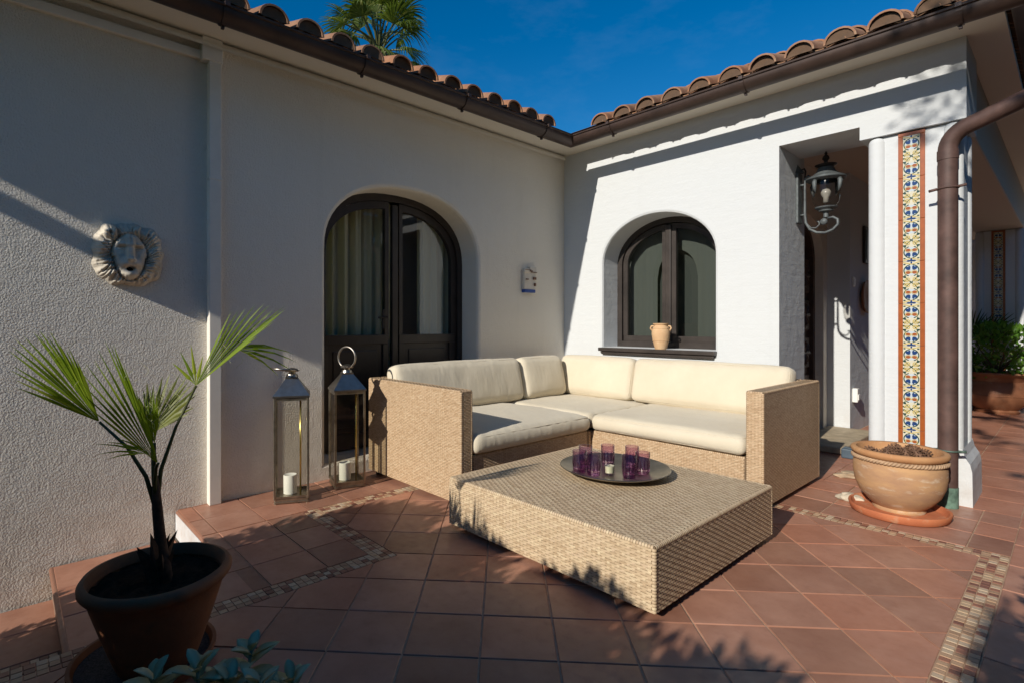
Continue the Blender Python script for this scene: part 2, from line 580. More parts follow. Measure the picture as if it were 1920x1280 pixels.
    def build(s, name, mats, parent=None, smooth=False, loc=None, rotz=None, autos=None):
        me = s.mesh(name, mats)
        if smooth:
            me.polygons.foreach_set('use_smooth', [True] * len(me.polygons))
            if autos:
                me.set_sharp_from_angle(angle=R(autos))
        return put(name, me, parent, loc, rotz)


def put(name, me, parent=None, loc=None, rotz=None):
    o = bpy.data.objects.new(name, me)
    COL.objects.link(o)
    if parent is not None:
        o.parent = parent
    if loc is not None:
        o.location = loc
    if rotz is not None:
        o.rotation_euler = (0, 0, rotz)
    return o


def tag(o, label=None, cat=None, group=None, kind=None):
    if label:
        o['label'] = label
    if cat:
        o['category'] = cat
    if group:
        o['group'] = group
    if kind:
        o['kind'] = kind
    return o


def thing(name, label, cat, loc=(0, 0, 0), rotz=0, group=None):
    o = bpy.data.objects.new(name, None)
    o.empty_display_size = 0.1
    COL.objects.link(o)
    o.location = loc
    o.rotation_euler = (0, 0, rotz)
    return tag(o, label, cat, group)


def clip(poly, nx, ny, c):
    out = []
    for i in range(len(poly)):
        p, q = poly[i], poly[(i + 1) % len(poly)]
        dp = nx * p[0] + ny * p[1] - c
        dq = nx * q[0] + ny * q[1] - c
        if dp <= 0:
            out.append(p)
        if (dp < 0 < dq) or (dq < 0 < dp):
            t = dp / (dp - dq)
            out.append((p[0] + (q[0] - p[0]) * t, p[1] + (q[1] - p[1]) * t))
    return out


def area(poly):
    return 0.5 * sum(poly[i][0] * poly[(i + 1) % len(poly)][1] - poly[(i + 1) % len(poly)][0] * poly[i][1] for i in range(len(poly)))


# ------------------------------------------------------------------ ground and floors
g = MB()
g.add([(-400, -400, -0.75), (400, -400, -0.75), (400, 400, -0.75), (-400, 400, -0.75)], [(0, 1, 2, 3)])
tag(g.build('ground', 'lawn'), kind='structure')

# terrace slab (z = 0 is the walking surface); its west edge steps down
EDGE = [(0.9, -3.8), (1.40, -4.30), (1.62, -4.56), (1.62, -7.0)]
slab = MB()
outline = [(0.0, -3.8)] + EDGE + [(6.0, -7.0), (6.0, 10.0), (1.0, 10.0), (1.0, 0.5), (0.0, 0.5)]
slab.prism(outline, -0.7, -0.0048)
floor = tag(slab.build('terrace_floor', 'grout'), kind='structure')

PITCH = 0.272
CP = Vector((3.675, -4.602))
tiles = []        # (distance, polygons)


def field(u, v, o, region_list, sizes=(PITCH, PITCH), gap=0.0068, rng=40):
    """tiles on a grid with axes u, v; region_list = list of convex clip sets, pieces of one tile stay together"""
    for i in range(-rng, rng):
        for j in range(-rng, rng):
            a0, a1 = i * sizes[0] + gap / 2, (i + 1) * sizes[0] - gap / 2
            b0, b1 = j * sizes[1] + gap / 2, (j + 1) * sizes[1] - gap / 2
            q = [(o[0] + u[0] * a + v[0] * b, o[1] + u[1] * a + v[1] * b) for a, b in ((a0, b0), (a1, b0), (a1, b1), (a0, b1))]
            pcs = []
            whole = False
            for reg in region_list:
                p = q
                for (nx, ny, c) in reg:
                    p = clip(p, nx, ny, c)
                    if len(p) < 3:
                        break
                if len(p) >= 3 and area(p) > 0.0004:
                    pcs.append(p)
                    if area(p) > 0.999 * area(q):
                        whole = True
            if pcs:
                c = Vector((sum(p[0] for p in q) / 4, sum(p[1] for p in q) / 4))
                tiles.append(((c - CP).length, pcs, whole, c, u, v, sizes, gap))


s2 = math.sqrt(0.5)
XR, XL, YT = 3.36, 0.64, -0.93
G2 = 0.003
field((s2, -s2), (s2, s2), ((-1.433 + 4.536) / 2, (-1.433 - 4.536) / 2), [
    [(1, 0, XR - G2), (-1, 0, -1.44 - G2), (0, 1, YT - G2), (0, -1, 6.0)],
    [(1, 0, 1.44 + G2), (-1, 0, -XL - G2), (0, 1, YT - G2), (0, -1, 3.13 - G2)]])
ax = ((1, 0), (0, 1))
field(*ax, (0, -3.45), [[(1, 0, 0.54 - G2), (0, 1, -0.83 - G2), (0, -1, 3.8)]])
field(*ax, (0, -3.45), [[(1, 0, 1.34 - G2), (-1, 0, -0.54), (0, 1, -3.23 - G2), (0, -1, 3.8)]])
# wedge between the step edge and the mosaic
_e = Vector((0.5, -0.5)).normalized()
field(*ax, (0, -3.45), [[(1, 0, 1.34 - G2), (0, 1, -3.8), (-s2, -s2, -(0.9 - 3.8) * s2)]])
field(*ax, (0, -0.83), [[(1, 0, 3.46), (-1, 0, 0), (0, 1, 0.0), (0, -1, 0.83 - G2)]], (0.33, PITCH))
field(*ax, (2.1, -0.014), [[(1, 0, 3.46), (-1, 0, -2.1), (0, -1, 0), (0, 1, 9.5)]], (0.34, 0.36))
field(*ax, (3.46, -6), [[(-1, 0, -3.46), (1, 0, 4.4), (0, 1, 9.5), (0, -1, 6)]], (0.36, 0.36))
tiles.sort(key=lambda t: t[0])
full_cache = {}
rest = MB()
for k, (d, pcs, whole, c, u, v, sizes, gap) in enumerate(tiles):
    jz = random.uniform(-0.0006, 0.0006)
    if k < 298:
        if whole:
            key = (round(u[0], 3), sizes)
            if key not in full_cache:
                mb = MB()
                ha, hb = (sizes[0] - gap) / 2, (sizes[1] - gap) / 2
                mb.prism([(u[0] * a + v[0] * b, u[1] * a + v[1] * b) for a, b in ((-ha, -hb), (ha, -hb), (ha, hb), (-ha, hb))], -0.011, 0, 0.0022)
                full_cache[key] = mb.mesh('tile', 'floor_tile')
            me = full_cache[key]
        else:
            mb = MB()
            for p in pcs:
                q = [(x - c.x, y - c.y) for x, y in p]
                mb.prism(q if area(q) > 0 else q[::-1], -0.011, 0)
            me = mb.mesh('tile', 'floor_tile')
        put('tile', me, floor, (c.x, c.y, jz))
    else:
        for p in pcs:
            rest.prism(p, -0.011, jz)
tag(rest.build('far_tiles', 'floor_tile', floor), kind='stuff')

# mosaic borders (three rows of small squares)
mos = MB()


def mosaic(x0, y0, x1, y1, s=0.0335):
    nx, ny = max(1, round((x1 - x0) / s)), max(1, round((y1 - y0) / s))
    sx, sy = (x1 - x0) / nx, (y1 - y0) / ny
    for i in range(nx):
        for j in range(ny):
            e = 0.0018
            off = 0.5 * sx if (ny > nx and False) else 0
            a, b = x0 + i * sx + e, y0 + j * sy + e
            jit = [random.uniform(-0.0006, 0.0006) for _ in range(4)]
            z = random.uniform(-0.0008, 0.0006)
            mos.prism([(a + jit[0], b + jit[1]), (a + sx - 2 * e, b), (a + sx - 2 * e + jit[2], b + sy - 2 * e + jit[3]), (a, b + sy - 2 * e)], -0.01, z, 0.001)


mosaic(0.54, -3.23, 0.64, -0.93)
mosaic(0.64, -3.23, 1.44, -3.13)
mosaic(1.34, -5.2, 1.44, -3.23)
mosaic(0.54, -0.93, 3.36, -0.83)
mosaic(3.36, -5.0, 3.46, -0.83)
tag(mos.build('mosaic_strip', 'mosaic', floor), kind='stuff')

# bullnose edge and white riser of the upper step
rs = MB()
rs.box((0.0, -3.785, -0.165), (0.9, -3.77, -0.02))
put('riser', rs.mesh('riser', 'stucco_smooth'), floor, (0, -0.03, 0))
bn = MB()
bn.tube([(0.0, -3.8, -0.016), (0.9, -3.8, -0.016), (1.4, -4.3, -0.016), (1.62, -4.56, -0.016), (1.62, -6.9, -0.016)], 0.014, 10)
bn.build('step_nosing', 'floor_tile', floor, True)

# lower tread and landing
low = MB()
low.prism([(0, -4.42), (1.7, -4.42), (1.7, -3.82), (0, -3.82)], -0.7, -0.174)
tread = tag(low.build('stair_tread', 'grout_dark'), kind='structure')
tm = MB()
tm.prism([(-0.164, -0.296), (0.164, -0.296), (0.164, 0.296), (-0.164, 0.296)], -0.012, 0.0, 0.004)
tme = tm.mesh('tile', 'floor_tile')
for i in range(5):
    put('tile', tme, tread, (0.17 + i * 0.333, -4.122, -0.17))
tn = MB()
tn.tube([(0, -4.42, -0.186), (1.7, -4.42, -0.186)], 0.016, 10)
tn.build('step_nosing', 'floor_tile', tread, True)
land = MB()
land.prism([(0, -7.2), (1.7, -7.2), (1.7, -4.41), (0, -4.41)], -0.74, -0.349)
landing = tag(land.build('lower_landing', 'grout_dark'), kind='structure')
lt = MB()
hx, hy = 0.149, 0.265
lt.prism([(-hx, -hy), (hx, -hy), (hx, hy), (-hx, hy)], -0.012, 0, 0.003)
ltm = lt.mesh('tile', 'floor_tile')
for i in range(2):
    for j in range(5):
        put('tile', ltm, landing, (0.155 + i * 0.302, -4.266 - 0.538 * j - 0.4, -0.345))
for i in range(3):
    for j in range(5):
        put('tile', ltm, landing, (0.87 + i * 0.302, -4.266 - 0.538 * j - 0.4, -0.345))
_m = mos
mos = MB()
mosaic(0.612, -7.0, 0.712, -4.43)
for k in range(len(mos.v)):
    x, y, z = mos.v[k]
    mos.v[k] = (x, y, z - 0.345)
tag(mos.build('mosaic_strip', 'mosaic', landing), kind='stuff')

# ------------------------------------------------------------------ the house: walls with arched openings
house = thing('house', 'white stucco house with clay tiled roof around the terrace corner', 'house')


def arch_pts(c, w, zs, r, p, n=28):
    """points of the arch from right spring to left spring (a, z)"""
    out = []
    for i in range(n + 1):
        t = math.pi * i / n
        ca, sa = math.cos(t), math.sin(t)
        out.append((c + w * math.copysign(abs(ca) ** (2 / p), ca), zs + r * abs(sa) ** (2 / p)))
    return out


def wall_panel(name, M, a0, a1, z0, z1, th, mat, op=None, reveal_mat=None, bev=0.02):
    """M(a, d, z) -> world; op=(c, w, zb, zs, r, p) one arched opening"""
    mb = MB()

    def quad(pts):
        mb.add([M(*p) for p in pts], [tuple(range(len(pts)))])
    for d in (0, th):
        if op is None:
            quad([(a0, d, z0), (a1, d, z0), (a1, d, z1), (a0, d, z1)])
            continue
        c, w, zb, zs, r, p = op
        e = bev if d == 0 else 0
        w2 = w + e
        A = arch_pts(c, w2, zs, r + e, p)
        quad([(a0, d, z0), (c - w2, d, z0), (c - w2, d, z1), (a0, d, z1)])
        quad([(c + w2, d, z0), (a1, d, z0), (a1, d, z1), (c + w2, d, z1)])
        if zb > z0:
            quad([(c - w2, d, z0), (c + w2, d, z0), (c + w2, d, zb - e), (c - w2, d, zb - e)])
        for (x0, q0), (x1, q1) in zip(A[:-1], A[1:]):
            quad([(x1, d, q1), (x0, d, q0), (x0, d, z1), (x1, d, z1)])
    if op is not None:
        c, w, zb, zs, r, p = op

        def ring(e, d):
            A = arch_pts(c, w + e, zs, r + e, p)
            return [(c + w + e, d, zb - e)] + [(a, d, z) for a, z in A] + [(c - w - e, d, zb - e)]
        R0, R1, R2, R3 = ring(bev, 0), ring(bev * 0.3, bev * 0.3), ring(0, bev), ring(0, th)
        for q, s_ in ((R0, R1), (R1, R2), (R2, R3)):
            n = len(q)
            for i in range(n):
                j = (i + 1) % n
                quad([q[i], q[j], s_[j], s_[i]])
    quad([(a0, 0, z1), (a1, 0, z1), (a1, th, z1), (a0, th, z1)])
    quad([(a0, 0, z0), (a0, th, z0), (a0, th, z1), (a0, 0, z1)])
    quad([(a1, 0, z0), (a1, th, z0), (a1, th, z1), (a1, 0, z1)])
    bm = bmesh.new()
    me = mb.mesh(name, mat)
    bm.from_mesh(me)
    bmesh.ops.remove_doubles(bm, verts=bm.verts, dist=1e-5)
    bmesh.ops.recalc_face_normals(bm, faces=bm.faces)
    bm.to_mesh(me)
    bm.free()
    return put(name, me, house)


MA = lambda a, d, z: (-d, a, z)
MBm = lambda a, d, z: (a, d, z)
DOOR = (-2.04, 0.77, 0.12, 1.72, 0.565, 2.3)
WIN = (1.063, 0.57, 0.93, 1.78, 0.425, 2.0)
ZT = 3.0
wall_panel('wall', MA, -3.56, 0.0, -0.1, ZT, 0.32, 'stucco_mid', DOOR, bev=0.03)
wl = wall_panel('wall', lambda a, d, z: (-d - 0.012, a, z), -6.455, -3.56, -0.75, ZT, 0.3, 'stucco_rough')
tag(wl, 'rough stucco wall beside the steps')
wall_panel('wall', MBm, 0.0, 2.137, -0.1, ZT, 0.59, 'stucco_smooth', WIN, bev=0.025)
# the remaining walls of the two wings (close the rooms)
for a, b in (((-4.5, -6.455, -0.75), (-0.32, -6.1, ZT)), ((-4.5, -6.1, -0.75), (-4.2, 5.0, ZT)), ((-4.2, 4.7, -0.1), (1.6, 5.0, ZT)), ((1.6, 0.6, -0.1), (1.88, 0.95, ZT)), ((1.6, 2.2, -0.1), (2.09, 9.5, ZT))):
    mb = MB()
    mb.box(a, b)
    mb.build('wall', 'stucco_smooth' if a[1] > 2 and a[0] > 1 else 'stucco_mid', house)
# wall over the carved side door
mb = MB()
A = arch_pts(1.575, 0.5, 1.85, 0.43, 2.0)
for d in (0.0,):
    for (y0, q0), (y1, q1) in zip(A[:-1], A[1:]):
        mb.add([(1.88, y1, q1), (1.88, y0, q0), (1.88, y0, ZT), (1.88, y1, ZT)], [(0, 1, 2, 3)])
        mb.add([(1.88, y1, q1), (1.88, y0, q0), (1.74, y0, q0), (1.74, y1, q1)], [(0, 3, 2, 1)])
mb.add([(1.88, 0.95, 0), (1.88, 1.075, 0), (1.88, 1.075, ZT), (1.88, 0.95, ZT)], [(0, 1, 2, 3)])
mb.add([(1.88, 2.075, 0), (1.88, 2.2, 0), (1.88, 2.2, ZT), (1.88, 2.075, ZT)], [(0, 1, 2, 3)])
mb.add([(1.88, 2.075, 0), (1.74, 2.075, 0), (1.74, 2.075, 1.85), (1.88, 2.075, 1.85)], [(0, 1, 2, 3)])
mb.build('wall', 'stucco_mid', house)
# lintel over the passage and the deeper beam over the column
mb = MB()
mb.box((2.137, 0.0, 2.565), (2.66, 0.5, ZT))
mb.box((2.66, 0.0, 2.47), (3.218, 0.52, ZT))
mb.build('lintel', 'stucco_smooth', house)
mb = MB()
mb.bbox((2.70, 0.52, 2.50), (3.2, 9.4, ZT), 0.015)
mb.build('porch_beam', 'porch_shade_white', house)
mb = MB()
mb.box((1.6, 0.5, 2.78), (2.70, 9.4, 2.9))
mb.build('porch_ceiling', 'porch_shade_white', house)

# soffits (with a small cove) under both eaves
sf = MB()
for lo, hi in (((-4.9, -6.745, 2.99), (0.29, 0.0, 3.03)), ((0.29, -0.29, 2.99), (3.40, 0.55, 3.03)), ((3.2, 0.55, 2.99), (3.40, 9.4, 3.03)), ((-4.9, 0.0, 3.0), (3.2, 9.4, 3.026))):
    sf.box(lo, hi)
# cove mouldings
for i in range(6):
    t0, t1 = R(90 * i / 6), R(90 * (i + 1) / 6)
    r = 0.07
    f = lambda t: (r - r * math.sin(t), 2.99 - r + r * math.cos(t))
    (d0, z0), (d1, z1) = f(t0), f(t1)
    sf.add([(r - d0 + 0.0, -6.455, z0), (r - d1, -6.455, z1), (r - d1, -(r - d1), z1), (r - d0, -(r - d0), z0)], [(0, 1, 2, 3)])
sf.build('soffit', 'soffit_paint', house)

# roof planes + barrel tiles
roof = MB()
P20 = 0.36
ZR = 3.062
roof.add([(0.36, -6.75, ZR), (0.36, -0.36, ZR), (-5.0, 5.0, ZR + 5.36 * P20), (-5.0, -1.39, ZR + 5.36 * P20)], [(0, 1, 2, 3)])
roof.add([(0.36, -0.36, ZR), (3.44, -0.36, ZR), (1.5, 1.58, ZR + 1.94 * P20), (-5.0, 5.0, ZR + 5.36 * P20)], [(0, 1, 2, 3)])
roof.add([(3.44, -0.36, ZR), (3.44, 9.4, ZR), (1.5, 9.4, ZR + 1.94 * P20), (1.5, 1.58, ZR + 1.94 * P20)], [(0, 1, 2, 3)])
roof.add([(1.5, 1.58, ZR + 1.94 * P20), (1.5, 9.4, ZR + 1.94 * P20), (-5, 9.4, ZR), (-5.0, 5.0, ZR + 5.36 * P20)], [(0, 1, 2, 3)])
roof.add([(0.36, -6.75, ZR), (-5.0, -1.39, ZR + 5.36 * P20), (-10.4, -6.75, ZR)], [(0, 1, 2)])
roof.add([(-5.0, -1.39, ZR + 5.36 * P20), (-5.0, 5.0, ZR + 5.36 * P20), (-10.4, 9, ZR), (-10.4, -6.75, ZR)], [(0, 1, 2, 3)])
roof.box((0.36, -0.335, 3.012), (3.44, -0.325, 3.075))
roof.box((0.325, -6.7, 3.012), (0.335, -0.36, 3.075))
roofo = roof.build('roof', 'roof_mortar', house)


def barrel(rad0, rad1, ln, th, up, seg=10, cover=True):
    """tile with its lower end at origin running along +y, arch up (cover) or down (pan)"""
    mb = MB()
    vs = []
    st = [(0, rad0), (ln, rad1)]
    sg = 1 if cover else -1
    for (y, rr) in st:
        for t in (rr, rr - th):
            for i in range(seg + 1):
                a = math.pi * i / seg
                vs.append((t * math.cos(a), y, sg * t * math.sin(a) * (0.92 if cover else 0.42) + up * y))
    n = seg + 1
    fs = []
    for i in range(seg):
        fs.append((i, i + 1, 2 * n + i + 1, 2 * n + i))            # outer
        fs.append((n + i, 3 * n + i, 3 * n + i + 1, n + i + 1))    # inner
        fs.append((i, n + i, n + i + 1, i + 1))                    # low end
        fs.append((2 * n + i, 2 * n + i + 1, 3 * n + i + 1, 3 * n + i))
    fs += [(0, 2 * n, 3 * n, n), (seg, n + seg, 3 * n + seg, 2 * n + seg)]
    mb.add(vs, fs)
    me = mb.mesh('tile', 'roof_tile')
    me.polygons.foreach_set('use_smooth', [True] * len(me.polygons))
    me.set_sharp_from_angle(angle=R(40))
    return me


cover_me = barrel(0.094, 0.076, 0.44, 0.013, P20)
pan_me = barrel(0.098, 0.084, 0.44, 0.014, P20, cover=False)
mort = MB()
for i in range(9):
    a0, a1 = math.pi * i / 9, math.pi * (i + 1) / 9
    mort.add([(0.081 * math.cos(a0), 0.016, 0.0745 * math.sin(a0)), (0.081 * math.cos(a1), 0.016, 0.0745 * math.sin(a1)), (0, 0.034, 0.012)], [(0, 1, 2)])
mort_me = mort.mesh('mortar_fill', 'roof_mortar')
roof_count = 0


def roof_tile(me, x, y, z, rz, tilt=True):
    o = put('tile' if me is not mort_me else 'mortar_fill', me, roofo, (x, y, z), rz)
    if tilt:
        o.rotation_euler = (random.uniform(-0.02, 0.02), random.uniform(-0.05, 0.05), rz + random.uniform(-0.035, 0.035))
    return o


SP = 0.237
for i in range(13):                       # right wing, running up towards +y
    x = 0.768 - 0.02 + SP * i - 0.0
    for c in range(3):
        roof_tile(cover_me, x + random.uniform(-0.006, 0.006), -0.43 + 0.34 * c + random.uniform(-0.012, 0.012), 3.045 + 0.34 * c * P20 + 0.008 * (c % 2), 0)
    roof_tile(mort_me, x, -0.43, 3.045, 0, False)
    for c in range(2):
        roof_tile(pan_me, x + SP / 2, -0.40 + 0.34 * c, 3.074 + 0.34 * c * P20, 0)
for i in range(17):                       # left wing, running up towards -x
    y = -0.75 - SP * i
    for c in range(3):
        roof_tile(cover_me, 0.43 - 0.34 * c + random.uniform(-0.012, 0.012), y + random.uniform(-0.006, 0.006), 3.045 + 0.34 * c * P20 + 0.008 * (c % 2), R(90))
    roof_tile(mort_me, 0.43, y, 3.045, R(90), False)
    for c in range(2):
        roof_tile(pan_me, 0.40 - 0.34 * c, y - SP / 2, 3.074 + 0.34 * c * P20, R(90))
# far part of the left eave (out of view towards the garden) and its south end
far = MB()


def joined(me, x, y, z, rz):
    M_ = Matrix.Translation((x, y, z)) @ Matrix.Rotation(rz, 4, 'Z')
    far.add([M_ @ v.co for v in me.vertices], [tuple(p.vertices) for p in me.polygons])


for i in range(17, 26):
    joined(cover_me, 0.43, -0.75 - SP * i, 3.035, R(90))
for i in range(12):
    joined(cover_me, 0.3 - SP * i, -6.885, 3.045, 0)
for i in range(26):
    joined(cover_me, 3.50, -0.1 + SP * i, 3.035, R(90))
tag(far.build('far_tiles', 'roof_tile', roofo), kind='stuff')

# ------------------------------------------------------------------ the arched garden door (left wall)
door = MB()
c, w, zb, zs, r, p = DOOR


def arch_frame(mb, M, c, w, zb, zs, r, p, th, d0, d1, closed=True, n=28, bottom=True):
    """a flat frame following an arched outline; th = frame width, from depth d0 (front) to d1"""
    def ring(e, d):
        A = arch_pts(c, w - e, zs, r - e, p, n)
        q = [(c + w - e, d, zb + (e if bottom else 0))] + [(a, d, z) for a, z in A] + [(c - w + e, d, zb + (e if bottom else 0))]
        return [M(*x) for x in q]
    o0, i0, o1, i1 = ring(0, d0), ring(th, d0), ring(0, d1), ring(th, d1)
    n = len(o0)
    vs = o0 + i0 + o1 + i1
    fs = []
    for i in range(n if bottom else n - 1):
        j = (i + 1) % n
        fs.append((i, j, n + j, n + i))
        fs.append((n + i, n + j, 3 * n + j, 3 * n + i))
        fs.append((i, 2 * n + i, 2 * n + j, j))
        fs.append((2 * n + i, 3 * n + i, 3 * n + j, 2 * n + j))
    mb.add(vs, fs)


def arch_half(c, w, zb, zs, r, p, side, inset, cgap, n=16):
    """outline of one leaf's glass: from centre gap to the arch"""
    A = [q for q in arch_pts(c, w - inset, zs, r - inset, p, 60)]
    if side > 0:
        A = [q for q in A if q[0] > c + cgap]
    else:
        A = [q for q in A if q[0] < c - cgap]
    A.sort(key=lambda q: q[0])
    return A


arch_frame(door, MA, c, w + 0.01, zb - 0.01, zs, r + 0.01, p, 0.07, 0.235, 0.31, bottom=False)
dr = door.build('door', 'dark_wood', house)
tag(dr, 'dark wooden double door with arched glass, left wall')


def leaf_frame(side, parent, cfg, M, d0, d1, rail_z, mat, pane_mat, panel=True, style=0.075, cst=0.045):
    c, w, zb, zs, r, p = cfg
    inn = 0.062
    mb = MB()
    ga = arch_half(c, w, zb, zs, r, p, side, inn + style, cst)          # glass outline (a, z), sorted by a
    oa = arch_half(c, w, zb, zs, r, p, side, inn, 0.003)
    # outer/inner loops matched by parameter: frame strip along the arch
    def at_a(A, a):
        for (x0, z0), (x1, z1) in zip(A[:-1], A[1:]):
            if x0 <= a <= x1:
                return z0 + (z1 - z0) * (a - x0) / max(1e-9, x1 - x0)
        return A[0][1] if a < A[0][0] else A[-1][1]
    lo, hi = min(q[0] for q in ga), max(q[0] for q in ga)
    olo, ohi = min(q[0] for q in oa), max(q[0] for q in oa)
    n = 22
    top_in, top_out = [], []
    for i in range(n + 1):
        t = i / n
        tt = 0.5 - 0.5 * math.cos(math.pi * t)
        a = lo + (hi - lo) * tt
        ao = olo + (ohi - olo) * tt
        top_in.append((a, at_a(ga, a)))
        top_out.append((ao, at_a(oa, ao)))
    zr0, zr1 = rail_z
    loop_in = [(lo, zr1)] + top_in + [(hi, zr1)]
    zb2 = zb + 0.01 if panel else zr0
    loop_out = [(olo, zr1)] + top_out + [(ohi, zr1)]
    for (p0, p1, q0, q1) in zip(loop_in[:-1], loop_in[1:], loop_out[:-1], loop_out[1:]):
        vs = [M(p0[0], d0, p0[1]), M(p1[0], d0, p1[1]), M(q1[0], d0, q1[1]), M(q0[0], d0, q0[1]), M(p0[0], d1, p0[1]), M(p1[0], d1, p1[1]), M(q1[0], d1, q1[1]), M(q0[0], d1, q0[1])]
        mb.add(vs, [(0, 1, 2, 3), (0, 4, 5, 1), (3, 2, 6, 7)])
    def bx(a0, a1, z0, z1, e0, e1):
        pa, pb = M(a0, e0, z0), M(a1, e1, z1)
        mb.bbox([min(pa[i], pb[i]) for i in range(3)], [max(pa[i], pb[i]) for i in range(3)], 0.004)
    bx(olo, ohi, zr0, zr1 - 0.0005, d0, d1)
    if panel:
        bx(olo, lo + 0.02, zb2, zr0, d0 + 0.001, d1)
        bx(hi - 0.02, ohi, zb2, zr0, d0 + 0.001, d1)
        bx(lo + 0.02, hi - 0.02, zb2, zb2 + 0.13, d0 + 0.001, d1)
    # glazing bead
    fr = mb.build('leaf_frame' if panel else 'sash', mat, parent)
    if panel:
        pm = MB()
        pa, pb = M(lo + 0.015, d0 + 0.018, zb2 + 0.12), M(hi - 0.015, d0 + 0.03, zr0 + 0.01)
        pm.box([min(pa[i], pb[i]) for i in range(3)], [max(pa[i], pb[i]) for i in range(3)])
        pa, pb = M(lo + 0.07, d0 + 0.008, zb2 + 0.18), M(hi - 0.07, d0 + 0.025, zr0 - 0.05)
        pm.bbox([min(pa[i], pb[i]) for i in range(3)], [max(pa[i], pb[i]) for i in range(3)], 0.008)
        pm.build('panel', mat, parent)
    gm = MB()
    poly = [(lo - 0.004, zr1 - 0.004)] + [(hi + 0.004, zr1 - 0.004)] + [(a, z + 0.004) for a, z in reversed(top_in)]
    gm.add([M(a, (d0 + d1) / 2, z) for a, z in poly], [tuple(range(len(poly)))])
    gm.build('pane', pane_mat, parent)


for s_ in (-1, 1):
    leaf_frame(s_, dr, DOOR, MA, 0.255, 0.30, (0.99, 1.07), 'dark_wood', 'pane_glass', style=0.06, cst=0.075)
mb = MB()
mb.bbox((-0.262, c - 0.03, zb + 0.01), (-0.235, c + 0.03, zs + r - 0.085), 0.006)
mb.build('meeting_stile', 'dark_wood', dr)
mb = MB()
for k in range(3):
    mb.lathe([(0.001, 0), (0.012, 0.002), (0.012, 0.012), (0.001, 0.014)], 12, (0, 0, 0))
mb = MB()
mb.tube([(-0.25, c - 0.105, 1.22), (-0.205, c - 0.105, 1.22), (-0.2, c - 0.105, 1.22), (-0.2, c - 0.19, 1.215)], 0.009, 8)
mb.bbox((-0.258, c - 0.12, 1.12), (-0.25, c - 0.09, 1.29), 0.003)
mb.build('handle', 'lamp_iron_dark', dr)
# curtains and dark room behind
cu = MB()


def curtain(mb, M, a0, a1, z0, z1, d, amp=0.035, wl=0.11, n=120, topf=None):
    vs = []
    for i in range(n + 1):
        a = a0 + (a1 - a0) * i / n
        ph = 2 * math.pi * a / wl + 0.9 * math.sin(a * 9.1)
        dd = d + amp * math.sin(ph) + 0.4 * amp * math.sin(2.3 * ph + 1)
        zt = topf(a) if topf else z1
        vs += [M(a, dd, z0), M(a, dd + 0.2 * amp * math.sin(a * 31), (z0 + zt) / 2), M(a, dd * 0.98 + 0.02 * d, zt)]
    fs = []
    for i in range(n):
        o = i * 3
        fs += [(o, o + 3, o + 4, o + 1), (o + 1, o + 4, o + 5, o + 2)]
    mb.add(vs, fs)


curtain(cu, MA, -2.85, -2.0, 0.1, 2.32, 0.40)
curtain(cu, MA, -1.62, -1.2, 0.1, 2.32, 0.46)
cu.build('curtain', 'curtain_beige', dr, True)
mb = MB()
mb.bbox((-0.3, -2.82, -0.02), (-0.012, -1.262, 0.119), 0.012)
mb.build('threshold', 'stone_pale', dr)
mb = MB()
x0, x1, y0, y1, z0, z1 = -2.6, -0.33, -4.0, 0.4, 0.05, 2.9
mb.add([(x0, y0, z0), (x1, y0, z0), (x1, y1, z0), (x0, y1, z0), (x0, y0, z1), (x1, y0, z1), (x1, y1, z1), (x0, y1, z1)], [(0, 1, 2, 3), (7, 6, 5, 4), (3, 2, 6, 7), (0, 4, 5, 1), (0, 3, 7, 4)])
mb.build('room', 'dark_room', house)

# ------------------------------------------------------------------ the arched window (right wall)
win = MB()
arch_frame(win, MBm, WIN[0], WIN[1] + 0.008, WIN[2] - 0.004, WIN[3], WIN[4] + 0.008, WIN[5], 0.062, 0.27, 0.34)
wo = win.build('window', 'window_wood', house)
tag(wo, 'dark framed arched window over the corner sofa')
for s_ in (-1, 1):
    leaf_frame(s_, wo, WIN, MBm, 0.285, 0.33, (0.985, 1.045), 'window_wood', 'pane_glass_dark', panel=False, style=0.05, cst=0.06)
mb = MB()
mb.bbox((WIN[0] - 0.028, 0.262, 0.99), (WIN[0] + 0.028, 0.286, 2.13), 0.006)
mb.build('meeting_stile', 'window_wood', wo)
mb = MB()
mb.bbox((0.475, -0.055, 0.893), (1.652, 0.30, 0.928), 0.006)
mb.bbox((0.50, -0.035, 0.862), (1.635, 0.02, 0.8925), 0.006)
mb.build('sill', 'window_wood', wo)
cu = MB()
cA = lambda a: 2.2
curtain(cu, MBm, 0.45, 0.86, 0.9, 2.25, 0.43, 0.004, 0.2, 40)
curtain(cu, MBm, 1.28, 1.70, 0.9, 2.25, 0.43, 0.004, 0.2, 40)
# pelmet with an arched lower edge
vs = []
n = 24
for i in range(n + 1):
    t = i / n
    a = 0.86 + 0.42 * t
    z = 1.62 + 0.28 * math.sqrt(max(0, 1 - (2 * t - 1) ** 2))
    vs += [(a, 0.432, z), (a, 0.432, 2.25)]
cu.add(vs, [(2 * i, 2 * i + 2, 2 * i + 3, 2 * i + 1) for i in range(n)])
cu.build('curtain', 'curtain_grey', wo, True)
mb = MB()
mb.box((0.42, 0.50, 0.9), (1.72, 0.51, 2.3))
mb.build('blind', 'blind_grey', wo)
mb = MB()
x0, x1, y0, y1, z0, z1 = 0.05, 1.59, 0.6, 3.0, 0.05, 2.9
mb.add([(x0, y0, z0), (x1, y0, z0), (x1, y1, z0), (x0, y1, z0), (x0, y0, z1), (x1, y0, z1), (x1, y1, z1), (x0, y1, z1)], [(0, 1, 2, 3), (7, 6, 5, 4), (1, 2, 6, 5), (3, 0, 4, 7), (2, 3, 7, 6)])
